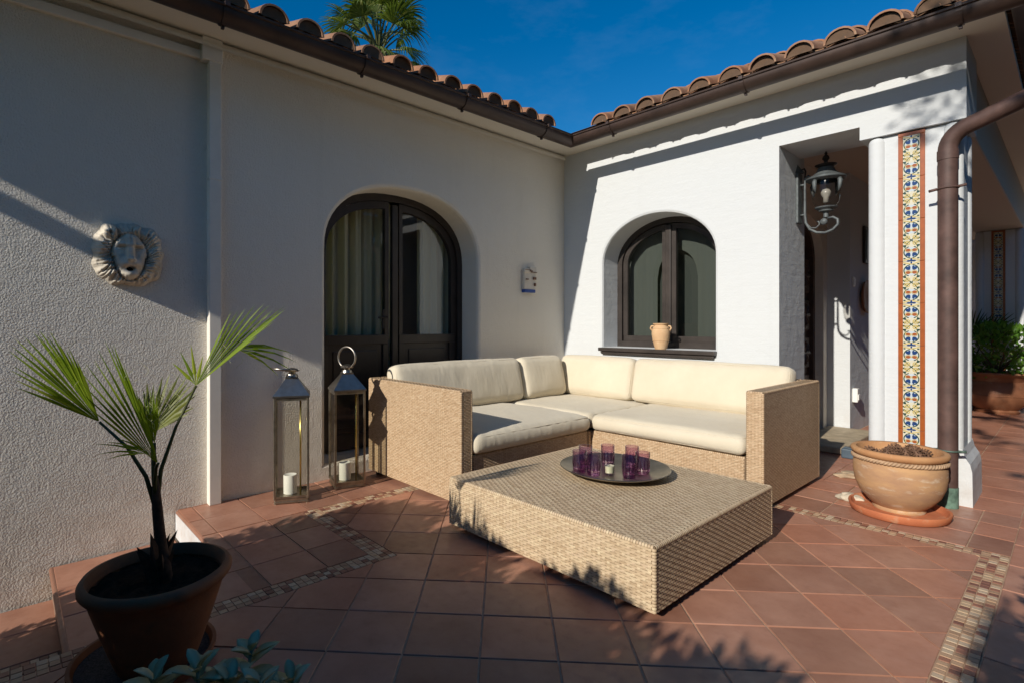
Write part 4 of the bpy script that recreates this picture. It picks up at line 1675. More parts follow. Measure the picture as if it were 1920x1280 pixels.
TB = tumbler_mesh()
TB.polygons.foreach_set('use_smooth', [True] * len(TB.polygons))
bb = MB()
bb.lathe([(0.0, 0.002), (0.0325, 0.002), (0.0325, 0.024), (0.0, 0.021)], 24)
for k in range(12):
    a = k * math.pi / 6
    bb.tube([(0.0355 * math.cos(a), 0.0355 * math.sin(a), 0.012), (0.0378 * math.cos(a + 0.16), 0.0378 * math.sin(a + 0.16), 0.055), (0.0395 * math.cos(a + 0.05), 0.0395 * math.sin(a + 0.05), 0.085)], [0.0015, 0.0032, 0.0008], 5)
TBB = bb.mesh('cut_base', 'purple_base')
GL = [((1.815, -2.135), 'purple tumbler at the left edge of the tray'),
      ((1.765, -2.010), 'purple tumbler at the back left of the tray'),
      ((1.905, -2.125), 'purple tumbler in front, just left of the votive candle'),
      ((1.830, -1.880), 'purple tumbler at the back of the tray behind the votive candle'),
      ((1.945, -1.800), 'purple tumbler at the back right of the tray'),
      ((2.055, -2.005), 'purple tumbler at the front, just right of the votive candle'),
      ((2.065, -1.885), 'purple tumbler at the right edge of the tray')]
for (x, y), lab in GL:
    t = thing('glass_tumbler', lab, 'glass', (x, y, ZTT + (0.0095 if math.hypot(x - TRC[0], y - TRC[1]) < 0.16 else 0.013)), random.uniform(0, 1), 'purple tumblers on the tray')
    put('bowl', TB, t)
    put('cut_base', TBB, t)
vt = thing('votive_candle', 'small clear votive glass with a cream candle in the middle of tray', 'candle', (1.945, -2.035, ZTT + 0.0095))
mb = MB()
mb.lathe([(0.0, 0.0), (0.026, 0.0), (0.028, 0.004), (0.032, 0.062), (0.030, 0.062), (0.0262, 0.012), (0.0, 0.011)], 24)
mb.build('holder', 'clear_glass', vt, True, autos=50)
mb = MB()
mb.lathe([(0.0, 0.012), (0.0255, 0.012), (0.0285, 0.050), (0.012, 0.048), (0.0, 0.046)], 24)
mb.build('wax', 'wax_cream', vt, True, autos=50)
mb = MB()
mb.tube([(0, 0, 0.045), (0.001, 0, 0.056)], 0.0012, 5)
mb.build('wick', 'wick', vt)

# ------------------------------------------------------------------ floor lanterns


def lantern(label, loc, rotz, upright):
    t = thing('candle_lantern', label, 'lantern', loc, rotz, 'tall candle lanterns by the door')
    w = 0.103
    zb, zs, zn = 0.035, 0.685, 0.80
    mb = MB()
    mb.bbox((-w, -w, 0.012), (w, w, zb), 0.003)
    mb.bbox((-w - 0.004, -w - 0.004, 0.004), (w + 0.004, w + 0.004, 0.016), 0.002)
    mb.build('base', 'antique_brass', t)
    for sx in (-1, 1):
        for sy in (-1, 1):
            mb = MB()
            mb.bbox((sx * w - 0.007, sy * w - 0.007, zb - 0.004), (sx * w + 0.007, sy * w + 0.007, zs), 0.002)
            mb.build('post', 'antique_brass', t)
            mb = MB()
            mb.lathe([(0, 0), (0.008, 0.0), (0.008, 0.006), (0, 0.006)], 8, (sx * (w - 0.006), sy * (w - 0.006), 0))
            mb.build('foot', 'antique_brass', t)
    for k in range(4):
        M_ = Matrix.Rotation(R(90 * k), 4, 'Z')
        mb = MB()
        mb.box((-w + 0.008, -w - 0.004, zs - 0.02), (w - 0.008, -w + 0.006, zs - 0.001), M_)
        mb.build('rail', 'antique_brass', t)
        mb = MB()
        mb.box((-w + 0.008, -w - 0.004, zb + 0.001), (w - 0.008, -w + 0.006, zb + 0.014), M_)
        mb.build('rail', 'antique_brass', t)
        mb = MB()
        mb.add([M_ @ Vector(p) for p in ((-w + 0.006, -w + 0.001, zb + 0.01), (w - 0.006, -w + 0.001, zb + 0.01), (w - 0.006, -w + 0.001, zs - 0.01), (-w + 0.006, -w + 0.001, zs - 0.01))], [(0, 1, 2, 3)])
        mb.build('pane', 'lantern_glass', t)
    # hipped roof
    mb = MB()
    q, n_ = w + 0.012, 0.040
    vs = []
    for (a, z) in ((q, zs), (q, zs + 0.012), (n_, zn), (n_, zn + 0.012)):
        vs += [(-a, -a, z), (a, -a, z), (a, a, z), (-a, a, z)]
    fs = []
    for k in range(3):
        for i in range(4):
            j = (i + 1) % 4
            fs.append((4 * k + i, 4 * k + j, 4 * k + 4 + j, 4 * k + 4 + i))
    fs.append((3, 2, 1, 0))
    mb.add(vs, fs)
    mb.build('roof', 'nickel', t)
    mb = MB()
    mb.lathe([(0.040, zn + 0.012), (0.034, zn + 0.03), (0.022, zn + 0.034), (0.022, zn + 0.042), (0.045, zn + 0.046), (0.047, zn + 0.05), (0.035, zn + 0.062), (0.012, zn + 0.07), (0.0, zn + 0.071)], 24)
    for k in range(8):
        a = k * math.pi / 4
        mb.lathe([(0, -0.004), (0.004, 0), (0, 0.004)], 6, (0.033 * math.cos(a), 0.033 * math.sin(a), zn + 0.02))
    mb.build('chimney', 'nickel', t, True, autos=35)
    # ring handle
    zr = zn + 0.052
    mb = MB()
    rad = 0.076
    pts = []
    for k in range(27):
        a = R(-62 + 304 * k / 26)
        pts.append((rad * math.cos(a), 0, rad * math.sin(a) + rad * 0.88))
    if upright:
        M_ = Matrix.Translation((0, 0, zr)) @ Matrix.Rotation(R(40), 4, 'Z')
    else:
        M_ = Matrix.Translation((0, 0, zr)) @ Matrix.Rotation(R(40), 4, 'Z') @ Matrix.Rotation(R(82), 4, 'X')
    mb.tube([M_ @ Vector(p) for p in pts], 0.0075, 10)
    mb.build('handle', 'nickel', t, True)
    # candle and an added yellow bar for the lit brass reflection
    mb = MB()
    mb.lathe([(0, zb + 0.002), (0.042, zb + 0.002), (0.043, zb + 0.12), (0.041, zb + 0.125), (0.02, zb + 0.116), (0, zb + 0.115)], 28, (-0.012, -0.012, 0))
    mb.build('candle', 'wax', t, True, autos=40)
    mb = MB()
    mb.tube([(0.05, 0.055, zb), (0.05, 0.055, zs - 0.02)], 0.006, 8)
    mb.build('glint_bar', 'brass_glint', t, True)
    return t


lantern('tall candle lantern with its ring handle folded down, nearest the palm', (0.254, -3.175, 0.0), R(-24.5), False)
lantern('tall candle lantern with upright ring handle beside the wicker arm', (0.205, -2.745, 0.0), R(-16), True)

# ------------------------------------------------------------------ lion mask
HW, HH = 0.193, 0.196
NL = 150
lm = MB()


def gs(u, v, cu, cv, ru, rv):
    return math.exp(-((u - cu) / ru) ** 2 - ((v - cv) / rv) ** 2)


def lion_h(u, v):
    r = (abs(u) ** 2.9 + abs(v) ** 2.9) ** (1 / 2.9)
    th = math.atan2(v, u)
    Rr = 0.94 + 0.022 * math.sin(9 * th + 0.6) + 0.018 * math.sin(15 * th)
    if r > Rr:
        return None
    sm = lambda x: 1 / (1 + math.exp(-x))
    fe = math.sqrt((u / (0.45 if v > -0.1 else 0.40)) ** 2 + ((v + 0.04) / (0.60 if v > -0.04 else 0.70)) ** 2)
    f = sm((1.0 - fe) * 22)                                     # 1 on the face
    edge = min(1.0, (Rr - r) * 9)
    # mane: long locks swept outwards, in two tiers
    ph = th * 10 + 2.2 * math.sin(r * 5 + th) + 1.5 * noise.noise(Vector((u * 2.5, v * 2.5, 1)))
    lock = abs(math.sin(ph)) ** 0.7
    strand = math.sin(th * 46 + 7 * math.sin(r * 6) + 5 * noise.noise(Vector((u * 3, v * 3, 4))))
    tier = 0.16 * math.cos((r - 0.66) * 11)
    mane = 0.44 + 0.24 * lock * (0.6 + 0.8 * noise.noise(Vector((u * 4, v * 4, 9)))) + 0.06 * strand + tier + 0.22 * noise.noise(Vector((u * 6, v * 6, 2)))
    h = (1 - f) * mane * edge
    # face: dome with brow, cheeks, long flat nose, muzzle and chin
    face = 0.66 + 0.16 * (1 - (u / 0.45) ** 2)
    face += 0.10 * gs(u, v, 0.0, 0.50, 0.30, 0.16)
    for s_ in (-1, 1):
        face += 0.13 * gs(u, v, s_ * 0.20, 0.265, 0.16, 0.055)          # brow
        face -= 0.24 * gs(u, v, s_ * 0.205, 0.155, 0.13, 0.06)           # socket
        face += 0.15 * gs(u, v, s_ * 0.205, 0.125, 0.085, 0.035)         # lid
        face -= 0.08 * gs(u, v, s_ * 0.205, 0.085, 0.09, 0.012)          # lid line
        face += 0.08 * gs(u, v, s_ * 0.29, -0.10, 0.10, 0.14)            # cheek
        face += 0.34 * gs(u, v, s_ * 0.14, -0.31, 0.16, 0.12)          # muzzle
        face -= 0.14 * gs(u, v, s_ * 0.06, -0.215, 0.03, 0.018)          # nostril
        face -= 0.07 * gs(u, v, s_ * 0.115, -0.02, 0.025, 0.20)          # beside the nose
    nose = math.exp(-(u / (0.105 + 0.05 * max(0, 0.1 - v))) ** 4) * sm((0.34 - v) * 14) * sm((v + 0.235) * 40)
    face += 0.30 * nose + 0.20 * gs(u, v, 0, -0.185, 0.17, 0.06)
    face -= 0.10 * math.exp(-(u / 0.015) ** 2) * sm((0.62 - v) * 20) * sm((v - 0.36) * 20)
    face += 0.26 * gs(u, v, 0, -0.62, 0.20, 0.12)
    hole = math.exp(-((u / 0.095) ** 2 + ((v + 0.455) / 0.062) ** 2) ** 2)
    face = face * (1 - 0.85 * hole)
    h += f * face
    h -= 0.22 * math.exp(-((fe - 1.06) / 0.06) ** 2) * (1.0 if v < 0.45 else 0.4)
    h += 0.02 * noise.noise(Vector((u * 18, v * 18, 7)))
    for s_ in (-1, 1):
        h += 0.20 * gs(u, v, s_ * 0.50, 0.60, 0.12, 0.10) - 0.34 * gs(u, v, s_ * 0.49, 0.585, 0.055, 0.05)
    return max(0.02, h)


idx = {}
for i in range(NL + 1):
    for j in range(NL + 1):
        u, v = i / NL * 2 - 1, j / NL * 2 - 1
        h = lion_h(u, v)
        if h is not None:
            idx[(i, j)] = len(lm.v)
            lm.v.append((0.092 * h, u * HW, v * HH))
for i in range(NL):
    for j in range(NL):
        q = [(i, j), (i + 1, j), (i + 1, j + 1), (i, j + 1)]
        if all(k in idx for k in q):
            lm.f.append(tuple(idx[k] for k in q))
            cu_, cv_ = (i + 0.5) / NL * 2 - 1, (j + 0.5) / NL * 2 - 1
            lm.m.append(1 if (cu_ / 0.08) ** 2 + ((cv_ + 0.455) / 0.05) ** 2 < 1 else 0)
lion = lm.build('lion_mask', ['plaster_lion', 'black_hole'], None, True, (-0.013, -4.063, 1.568))
tag(lion, 'cream plaster lion head mask with open mouth on the left wall', 'wall mask')

# ------------------------------------------------------------------ ceramic house plaque
pq = thing('wall_plaque', 'small ceramic house plaque with brown roof and blue foot near the corner', 'plaque', (0, -0.585, 1.48))
mb = MB()
mb.bbox((0.0, -0.095, 0.03), (0.035, 0.085, 0.23), 0.012)
mb.bbox((0.0, -0.02, 0.20), (0.04, 0.09, 0.265), 0.01)
mb.bbox((0.0, -0.098, 0.20), (0.045, -0.015, 0.245), 0.01)
mb.build('body', 'ceramic_white', pq)
for (y0, y1, z0, z1) in ((-0.09, 0.0, 0.228, 0.234), (0.0, 0.085, 0.205, 0.212), (0.035, 0.075, 0.135, 0.16), (-0.07, -0.04, 0.13, 0.14), (-0.02, 0.02, 0.215, 0.225), (0.05, 0.07, 0.07, 0.1)):
    mb = MB()
    mb.box((0.034, y0, z0), (0.049, y1, z1))
    mb.build('relief', 'ceramic_brown', pq)
mb = MB()
mb.bbox((0.0, -0.096, 0.0), (0.042, 0.07, 0.034), 0.006)
mb.build('foot', 'ceramic_blue', pq)

# ------------------------------------------------------------------ clay jar on the window sill
jr = thing('clay_jar', 'small pale clay jar with two handles on the window sill', 'jar', (1.122, 0.022, 0.929))
mb = MB()
mb.lathe([(0.0, 0.0), (0.052, 0.0), (0.058, 0.02), (0.075, 0.09), (0.082, 0.14), (0.080, 0.17), (0.068, 0.205), (0.058, 0.215), (0.056, 0.222), (0.070, 0.232), (0.071, 0.240), (0.062, 0.240), (0.05, 0.22), (0.05, 0.19)], 28)
mb.build('body', 'jar_clay', jr, True, autos=50)
for a in (20, 200):
    mb = MB()
    ca, sa = math.cos(R(a)), math.sin(R(a))
    mb.tube([(0.060 * ca, 0.060 * sa, 0.216), (0.085 * ca, 0.085 * sa, 0.212), (0.092 * ca, 0.092 * sa, 0.195), (0.078 * ca, 0.078 * sa, 0.170)], 0.008, 8)
    mb.build('handle', 'jar_clay', jr, True)
mb = MB()
for z in (0.192, 0.078):
    rr = 0.0735 if z > 0.1 else 0.0735
    mb.tube([(rr * math.cos(t), rr * math.sin(t), z) for t in [2 * math.pi * k / 24 for k in range(25)]], 0.003, 5)
mb.build('ring', 'jar_clay', jr, True)

# ------------------------------------------------------------------ wall lamp in the passage
wlp = thing('wall_lamp', 'weathered grey wall lantern with scroll bracket inside the passage opening', 'wall lamp', (2.137, 0.42, 1.9))
mb = MB()
mb.bbox((0.0, -0.055, 0.10), (0.022, 0.055, 0.52), 0.008)
mb.lathe([(0.0, 0), (0.055, 0.0), (0.0, 0.08)], 4, (0.0, 0, 0.52))
mb.build('back_plate', 'lamp_iron', wlp)
mb = MB()
mb.tube([(0.02, 0, 0.42), (0.055, 0, 0.42)], 0.010, 8)
mb.tube([(0.02, 0, 0.17), (0.055, 0, 0.17)], 0.010, 8)
arm = [(0.10, 0, 0.47), (0.078, 0, 0.49), (0.058, 0, 0.47), (0.055, 0, 0.42), (0.055, 0, 0.17), (0.062, 0, 0.10), (0.09, 0, 0.045), (0.14, 0, 0.012), (0.20, 0, 0.003), (0.255, 0, 0.022), (0.288, 0, 0.06), (0.285, 0, 0.10), (0.255, 0, 0.122), (0.215, 0, 0.118)]
mb.tube(arm, [0.009] * 4 + [0.011] * 8 + [0.010, 0.008], 10)
mb.tube([(0.075, 0, 0.085), (0.10, 0, 0.055), (0.135, 0, 0.05), (0.16, 0, 0.075), (0.155, 0, 0.10), (0.143, 0, 0.10)], 0.006, 8)
mb.build('scroll_arm', 'lamp_iron', wlp, True)
mb = MB()
M_ = Matrix.Translation((0.185, 0, 0.09))
mb.lathe([(0.0, -0.012), (0.024, -0.008), (0.028, 0.0), (0.024, 0.008), (0.0, 0.012)], 16)
for k in range(len(mb.v)):
    x, y, z = mb.v[k]
    mb.v[k] = (0.19 + x, z, 0.095 + y)
mb.build('rosette', 'lamp_iron', wlp, True)
mb = MB()
mb.tube([(0.055, 0, 0.47), (0.060, 0, 0.53), (0.05, 0, 0.555), (0.032, 0, 0.55), (0.03, 0, 0.535)], 0.007, 8)
mb.build('finial_hook', 'lamp_iron_dark', wlp, True)
lc = (0.205, 0, 0)
mb = MB()
mb.lathe([(0.018, 0.125), (0.018, 0.165), (0.05, 0.175), (0.052, 0.185), (0.075, 0.20), (0.078, 0.21), (0.06, 0.212), (0.0, 0.212)], 24, lc)
mb.build('bowl_cup', 'lamp_iron', wlp, True, autos=40)
mb = MB()
mb.lathe([(0.07, 0.212), (0.092, 0.25), (0.100, 0.30), (0.098, 0.36), (0.092, 0.415), (0.09, 0.43)], 16, lc)
mb.build('glass', 'lamp_glass', wlp, True)
mb = MB()
mb.lathe([(0.10, 0.42), (0.128, 0.425), (0.14, 0.435), (0.142, 0.447), (0.125, 0.455), (0.105, 0.462), (0.085, 0.480), (0.065, 0.50), (0.06, 0.52), (0.055, 0.53), (0.0, 0.53)], 28, lc)
mb.build('cap', 'lamp_iron', wlp, True, autos=35)
mb = MB()
mb.lathe([(0.045, 0.53), (0.075, 0.548), (0.078, 0.552), (0.03, 0.565), (0.014, 0.57), (0.014, 0.585), (0.026, 0.60), (0.022, 0.62), (0.008, 0.635), (0.012, 0.645), (0.0, 0.665)], 20, lc)
mb.build('finial', 'lamp_iron_dark', wlp, True, autos=35)
for k in range(4):
    a = R(45 + 90 * k + 20)
    ca, sa = math.cos(a), math.sin(a)
    mb = MB()
    mb.tube([(lc[0] + 0.112 * ca, 0.112 * sa, 0.425), (lc[0] + 0.122 * ca, 0.122 * sa, 0.40), (lc[0] + 0.118 * ca, 0.118 * sa, 0.35), (lc[0] + 0.106 * ca, 0.106 * sa, 0.315)], [0.014, 0.018, 0.013, 0.004], 8)
    mb.build('leaf_ornament', 'lamp_iron', wlp, True)
mb = MB()
mb.lathe([(0.0, 0.245), (0.02, 0.245), (0.02, 0.285), (0.034, 0.31), (0.036, 0.33), (0.025, 0.352), (0.0, 0.36)], 18, lc)
mb.build('bulb', 'bulb_white', wlp, True)

# ------------------------------------------------------------------ things on the passage wall
sw = thing('wall_socket', 'white wall socket box low on the passage wall', 'socket', (2.09, 2.32, 0.40))
mb = MB()
mb.bbox((0.0, -0.04, -0.075), (0.05, 0.04, 0.075), 0.008)
mb.build('box', 'switch_white', sw)
mb = MB()
mb.bbox((0.045, -0.03, -0.05), (0.058, 0.03, 0.01), 0.004)
mb.build('flap', 'switch_white', sw)
sw = thing('wall_switch', 'white light switch on the passage wall above the socket box', 'switch', (2.09, 2.32, 1.62))
mb = MB()
mb.bbox((0.0, -0.04, -0.055), (0.012, 0.04, 0.055), 0.004)
mb.build('plate', 'switch_white', sw)
mb = MB()
mb.bbox((0.010, -0.025, -0.035), (0.018, 0.025, 0.035), 0.003)
mb.build('rocker', 'switch_white', sw)
mb = MB()
mb.lathe([(0.0, 0.0), (0.10, 0.0), (0.17, 0.02), (0.19, 0.045), (0.175, 0.05), (0.10, 0.025), (0.0, 0.02)], 28)
for k in range(len(mb.v)):
    x, y, z = mb.v[k]
    mb.v[k] = (z, x, y)
tag(mb.build('wall_dish', 'pot_brown', None, True, (2.091, 2.72, 1.47), autos=40), 'terracotta dish hung on the passage wall, half hidden by the column', 'wall dish')
mb = MB()
mb.bbox((0.0, -0.09, 0.0), (0.03, 0.09, 0.42), 0.01)
mb.bbox((0.03, -0.06, 0.04), (0.036, 0.06, 0.38), 0.003)
tag(mb.build('wall_panel', 'dark_wood', None, False, (2.091, 2.78, 1.85)), 'dark wooden panel hung above the terracotta dish in the passage', 'wall panel')

# small things by the threshold
mb = MB()
mb.bbox((-0.06, -0.04, 0.0), (0.06, 0.04, 0.085), 0.012)
mb.bbox((-0.045, -0.028, 0.085), (0.045, 0.028, 0.095), 0.004)
tag(mb.build('metal_box', 'slate_blue', None, False, (2.39, 0.92, 0.0)), 'small slate blue box on the floor next to the sofa arm', 'box')


def rock(name, loc, size, seed, mat, label, cat, rotz=0):
    bm = bmesh.new()
    bmesh.ops.create_icosphere(bm, subdivisions=3, radius=1)
    for v in bm.verts:
        n_ = noise.noise(v.co * 1.3 + Vector((seed, 0, 0))) * 0.35 + noise.noise(v.co * 3 + Vector((seed, 3, 0))) * 0.12
        v.co *= 1 + n_
        v.co = Vector((v.co.x * size[0], v.co.y * size[1], max(-0.6, v.co.z) * size[2]))
    mz = min(v.co.z for v in bm.verts)
    for v in bm.verts:
        v.co.z -= mz
    me = bpy.data.meshes.new(name)
    bm.to_mesh(me)
    bm.free()
    me.materials.append(MATS[mat])
    return tag(put(name, me, None, loc, rotz), label, cat)


rock('pale_stone', (2.70, -0.42, 0.001), (0.07, 0.045, 0.035), 2.0, 'stone_pale', 'flat pale stone on the floor left of the big terracotta bowl', 'stone')
rock('driftwood_piece', (2.60, 0.25, 0.001), (0.15, 0.06, 0.03), 5.0, 'driftwood', 'flat piece of driftwood on the floor behind the terracotta bowl', 'driftwood', 0.5)

# ------------------------------------------------------------------ big terracotta bowl with pine cones
PB = (2.955, -0.44, 0.0)
mb = MB()
mb.lathe([(0.0, 0.0), (0.225, 0.0), (0.238, 0.008), (0.25, 0.045), (0.248, 0.052), (0.236, 0.050), (0.222, 0.020), (0.0, 0.018)], 48, wob=0.004)
tag(mb.build('pot_saucer', 'pot_saucer', None, True, (PB[0] + 0.005, PB[1] - 0.045, 0.001), autos=45), 'orange terracotta saucer under the big bowl by the column', 'saucer')
bp_ = thing('terracotta_bowl', 'big weathered terracotta bowl with rope rim by the tiled column', 'pot', (PB[0], PB[1], 0.020))
mb = MB()
mb.lathe([(0.0, 0.0), (0.128, 0.0), (0.132, 0.010), (0.126, 0.022), (0.158, 0.050), (0.200, 0.105), (0.222, 0.165), (0.230, 0.225), (0.229, 0.275), (0.220, 0.315), (0.210, 0.325)], 56, wob=0.004)
mb.build('body', 'pot_aged', bp_, True, autos=50)
mb = MB()
mb.lathe([(0.210, 0.323), (0.230, 0.334), (0.240, 0.348), (0.240, 0.364), (0.231, 0.372), (0.212, 0.370), (0.200, 0.335), (0.19, 0.29), (0.0, 0.28)], 56, wob=0.004)
mb.build('rim', 'pot_rim', bp_, True, autos=50)
mb = MB()
for ph in (0, math.pi):
    mb.tube([((0.226 + 0.007 * math.cos(38 * t + ph)) * math.cos(t), (0.226 + 0.007 * math.cos(38 * t + ph)) * math.sin(t), 0.314 + 0.007 * math.sin(38 * t + ph)) for t in [2 * math.pi * k / 420 for k in range(421)]], 0.0075, 6, cap=False)
mb.build('rope_band', 'rope_clay', bp_, True)


def cone_mesh():
    mb = MB()
    mb.lathe([(0.0, 0.0), (0.018, 0.008), (0.024, 0.03), (0.018, 0.06), (0.006, 0.085), (0.0, 0.088)], 10)
    for k in range(46):
        t = k / 46
        a = k * 2.399
        z = 0.006 + 0.078 * t
        rr = 0.026 * math.sin(math.pi * min(1, (t * 0.86 + 0.14))) + 0.006
        d = Vector((math.cos(a), math.sin(a), 0.35))
        sd_ = Vector((-math.sin(a), math.cos(a), 0))
        p = Vector((0, 0, z))
        b0 = p + d * rr * 0.5
        tip = p + d * (rr + 0.007)
        wv = 0.007 * (1.15 - t)
        mb.add([b0 + sd_ * wv, b0 - sd_ * wv, tip - sd_ * wv * 0.8 + Vector((0, 0, 0.003)), tip + sd_ * wv * 0.8 + Vector((0, 0, 0.003)), tip + Vector((0, 0, -0.006))], [(0, 1, 2, 3), (3, 2, 4), (0, 3, 4), (1, 4, 2)])
    return mb.mesh('pine_cone', 'cone_brown')


CM = cone_mesh()
cones = [(-0.145, -0.085, 0.27), (-0.075, -0.05, 0.25), (-0.045, -0.085, 0.26), (-0.03, 0.0, 0.28), (0.005, -0.045, 0.28), (0.02, -0.10, 0.25), (0.05, -0.02, 0.275), (0.065, -0.085, 0.24), (0.10, -0.06, 0.26),
         (0.115, 0.0, 0.29), (0.135, -0.04, 0.285), (0.145, 0.03, 0.295), (0.075, 0.05, 0.29), (-0.06, 0.08, 0.27), (0.02, 0.1, 0.28)]
cones.sort(key=lambda c: c[0] * 0.6551 + c[1] * 0.7555)
ORD = 'first second third fourth fifth sixth seventh eighth ninth tenth eleventh twelfth thirteenth fourteenth fifteenth'.split()
for k, (x, y, z) in enumerate(cones):
    o = put('pine_cone', CM, None, (PB[0] + x, PB[1] + y, z + 0.045))
    o.rotation_euler = (random.uniform(-0.6, 0.6), random.uniform(-0.6, 0.6), random.uniform(0, 6))
    s_ = random.uniform(0.85, 1.15)
    o.scale = (s_, s_, s_)
    tag(o, 'brown pine cone in the terracotta bowl, %s from the left' % ORD[k], 'pine cone', 'pine cones in the bowl')

# ------------------------------------------------------------------ fan leaves


def fan(mb, hub, axis, up, length, n, spread, droop=0.12, split=0.5, seed=0, fold=0.25, taper=0.65, cup=0.0):
    """one fan leaf: pleated segments radiating from the hub about `axis`, plane normal `up`"""
    rnd = random.Random(seed)
    hub, axis, up = Vector(hub), Vector(axis).normalized(), Vector(up)
    up = (up - axis * up.dot(axis)).normalized()
    side = up.cross(axis)
    da = spread / n
    for i in range(n):
        a = -spread / 2 + da * (i + 0.5)
        t_ = abs(a) / (spread / 2)
        ln = length * (1 - (1 - taper) * t_ ** 1.6) * rnd.uniform(0.93, 1.05)
        ang = a + rnd.uniform(-0.25, 0.25) * da
        d = axis * math.cos(ang) + side * math.sin(ang) + up * (cup * t_)
        d.normalize()
        s_ = (side * math.cos(ang) - axis * math.sin(ang)).normalized()
        lift = up * (fold * (1 if i % 2 else -1) * 0.35)
        wmax = 2 * length * split * math.tan(da / 2) * 1.02
        dr_ = droop * rnd.uniform(0.6, 1.5)
        V = []
        st = (0.015, 0.25, split, split + (1 - split) * 0.45, split + (1 - split) * 0.8, 1.0)
        wd = (0.06, 0.5, 1.0, 0.62, 0.28, 0.0)
        for q, w_ in zip(st, wd):
            c_ = hub + d * (ln * q) + Vector((0, 0, -1)) * (dr_ * ln * max(0, q - split * 0.8) ** 2)
            ww = wmax * w_ / 2
            V += [c_ - s_ * ww, c_ + lift * ww * 1.2 + up * ww * 0.35, c_ + s_ * ww]
        F = []
        for k in range(len(st) - 1):
            o = 3 * k
            F += [(o, o + 1, o + 4, o + 3), (o + 1, o + 2, o + 5, o + 4)]
        mb.add(V, F)


# potted palm
PX, PY = 1.655, -4.222
pot = thing('palm_pot', 'dark terracotta pot on a saucer at the lower left, holding the palm', 'pot', (PX, PY, 0.03))
mb = MB()
mb.lathe([(0.0, 0.0), (0.115, 0.0), (0.128, 0.03), (0.163, 0.13), (0.192, 0.22), (0.204, 0.262), (0.216, 0.268), (0.225, 0.280), (0.226, 0.294), (0.218, 0.306), (0.205, 0.309), (0.197, 0.295), (0.194, 0.27)], 56, wob=0.006)
mb.build('body', 'pot_dark', pot, True, autos=50)
mb = MB()
vs = [(0, 0, 0.268)]
fs = []
for k in range(1, 9):
    for i in range(40):
        a = 2 * math.pi * i / 40
        rr = 0.197 * k / 8
        x, y = rr * math.cos(a), rr * math.sin(a)
        vs.append((x, y, 0.268 + 0.02 * noise.noise(Vector((x * 22, y * 22, 0))) + 0.012 * noise.noise(Vector((x * 50, y * 50, 0))) - 0.006 * (k / 8)))
for i in range(40):
    fs.append((0, 1 + i, 1 + (i + 1) % 40))
for k in range(7):
    for i in range(40):
        j = (i + 1) % 40
        fs.append((1 + 40 * k + i, 1 + 40 * k + 40 + i, 1 + 40 * k + 40 + j, 1 + 40 * k + j))
mb.add(vs, fs)
mb.build('soil', 'soil', pot, True)
mb = MB()
mb.lathe([(0.0, 0.0), (0.19, 0.0), (0.205, 0.01), (0.218, 0.042), (0.218, 0.050), (0.206, 0.050), (0.196, 0.022), (0.0, 0.018)], 48)
so = thing('pot_saucer', 'wide dark terracotta saucer filled with grit under the palm pot', 'saucer', (PX - 0.045, PY - 0.03, 0.001))
mb.build('dish', 'pot_dark', so, True, autos=45)
mb = MB()
mb.lathe([(0.197, 0.030), (0.1, 0.0285), (0.0, 0.0285)], 40)
mb.build('grit', 'gravel_grit', so)

palm = thing('potted_palm', 'young fan palm with five leaf stalks growing in the dark pot', 'palm', (PX, PY, 0.29))
P0 = Vector((PX, PY, 0.29))
lo = lambda x, y, z: Vector((x, y, z)) - P0
mb = MB()
mb.tube([(0.022, 0.022, -0.03), (0.014, 0.014, 0.06), (0.003, 0.004, 0.16), (-0.004, -0.002, 0.25), (-0.008, -0.005, 0.32), (-0.010, -0.006, 0.37)], [0.024, 0.021, 0.0175, 0.016, 0.012, 0.004], 12)
mb.build('stem', 'palm_fibre', palm, True)
mb = MB()
for k in range(8):
    a = k * 2.4
    d = Vector((math.cos(a), math.sin(a), 0))
    s_ = Vector((-math.sin(a), math.cos(a), 0))
    h_ = 0.10 + 0.10 * random.random()
    w_ = 0.016
    mb.add([d * 0.02 - s_ * w_ - Vector((0, 0, 0.02)), d * 0.02 + s_ * w_ - Vector((0, 0, 0.02)), d * 0.03 + s_ * w_ * 0.8 + Vector((0, 0, h_ * 0.7)), d * (0.05 + 0.02 * random.random()) + Vector((0, 0, h_)), d * 0.03 - s_ * w_ * 0.8 + Vector((0, 0, h_ * 0.7))], [(0, 1, 2, 3, 4)])
mb.build('leaf_base', 'palm_fibre', palm)
CR = lo(1.641, -4.231, 0.60)
FANS = [
    # hub, axis target, up, length, n, spread, droop, material
    ((1.545, -4.373, 0.83), (1.503, -4.513, 1.081), (0.66, -0.66, 0.35), 0.37, 17, 0.86, 0.08, 'palm_leaf'),
    ((1.741, -4.238, 0.707), (1.763, -4.365, 1.085), (0.62, -0.72, 0.2), 0.42, 16, 0.66, 0.05, 'palm_leaf'),
    ((1.542, -4.223, 0.771), (1.519, -4.113, 0.934), (0.66, -0.7, 0.3), 0.235, 16, 1.7, 0.16, 'palm_leaf_pale'),
    ((1.603, -4.092, 0.935), (1.708, -3.849, 1.194), (0.62, -0.72, 0.45), 0.42, 15, 0.58, 0.10, 'palm_leaf'),
    ((1.676, -4.236, 0.762), (1.670, -4.243, 0.947), (0.8, -0.5, 0.0), 0.19, 12, 0.6, 0.05, 'palm_leaf'),
]
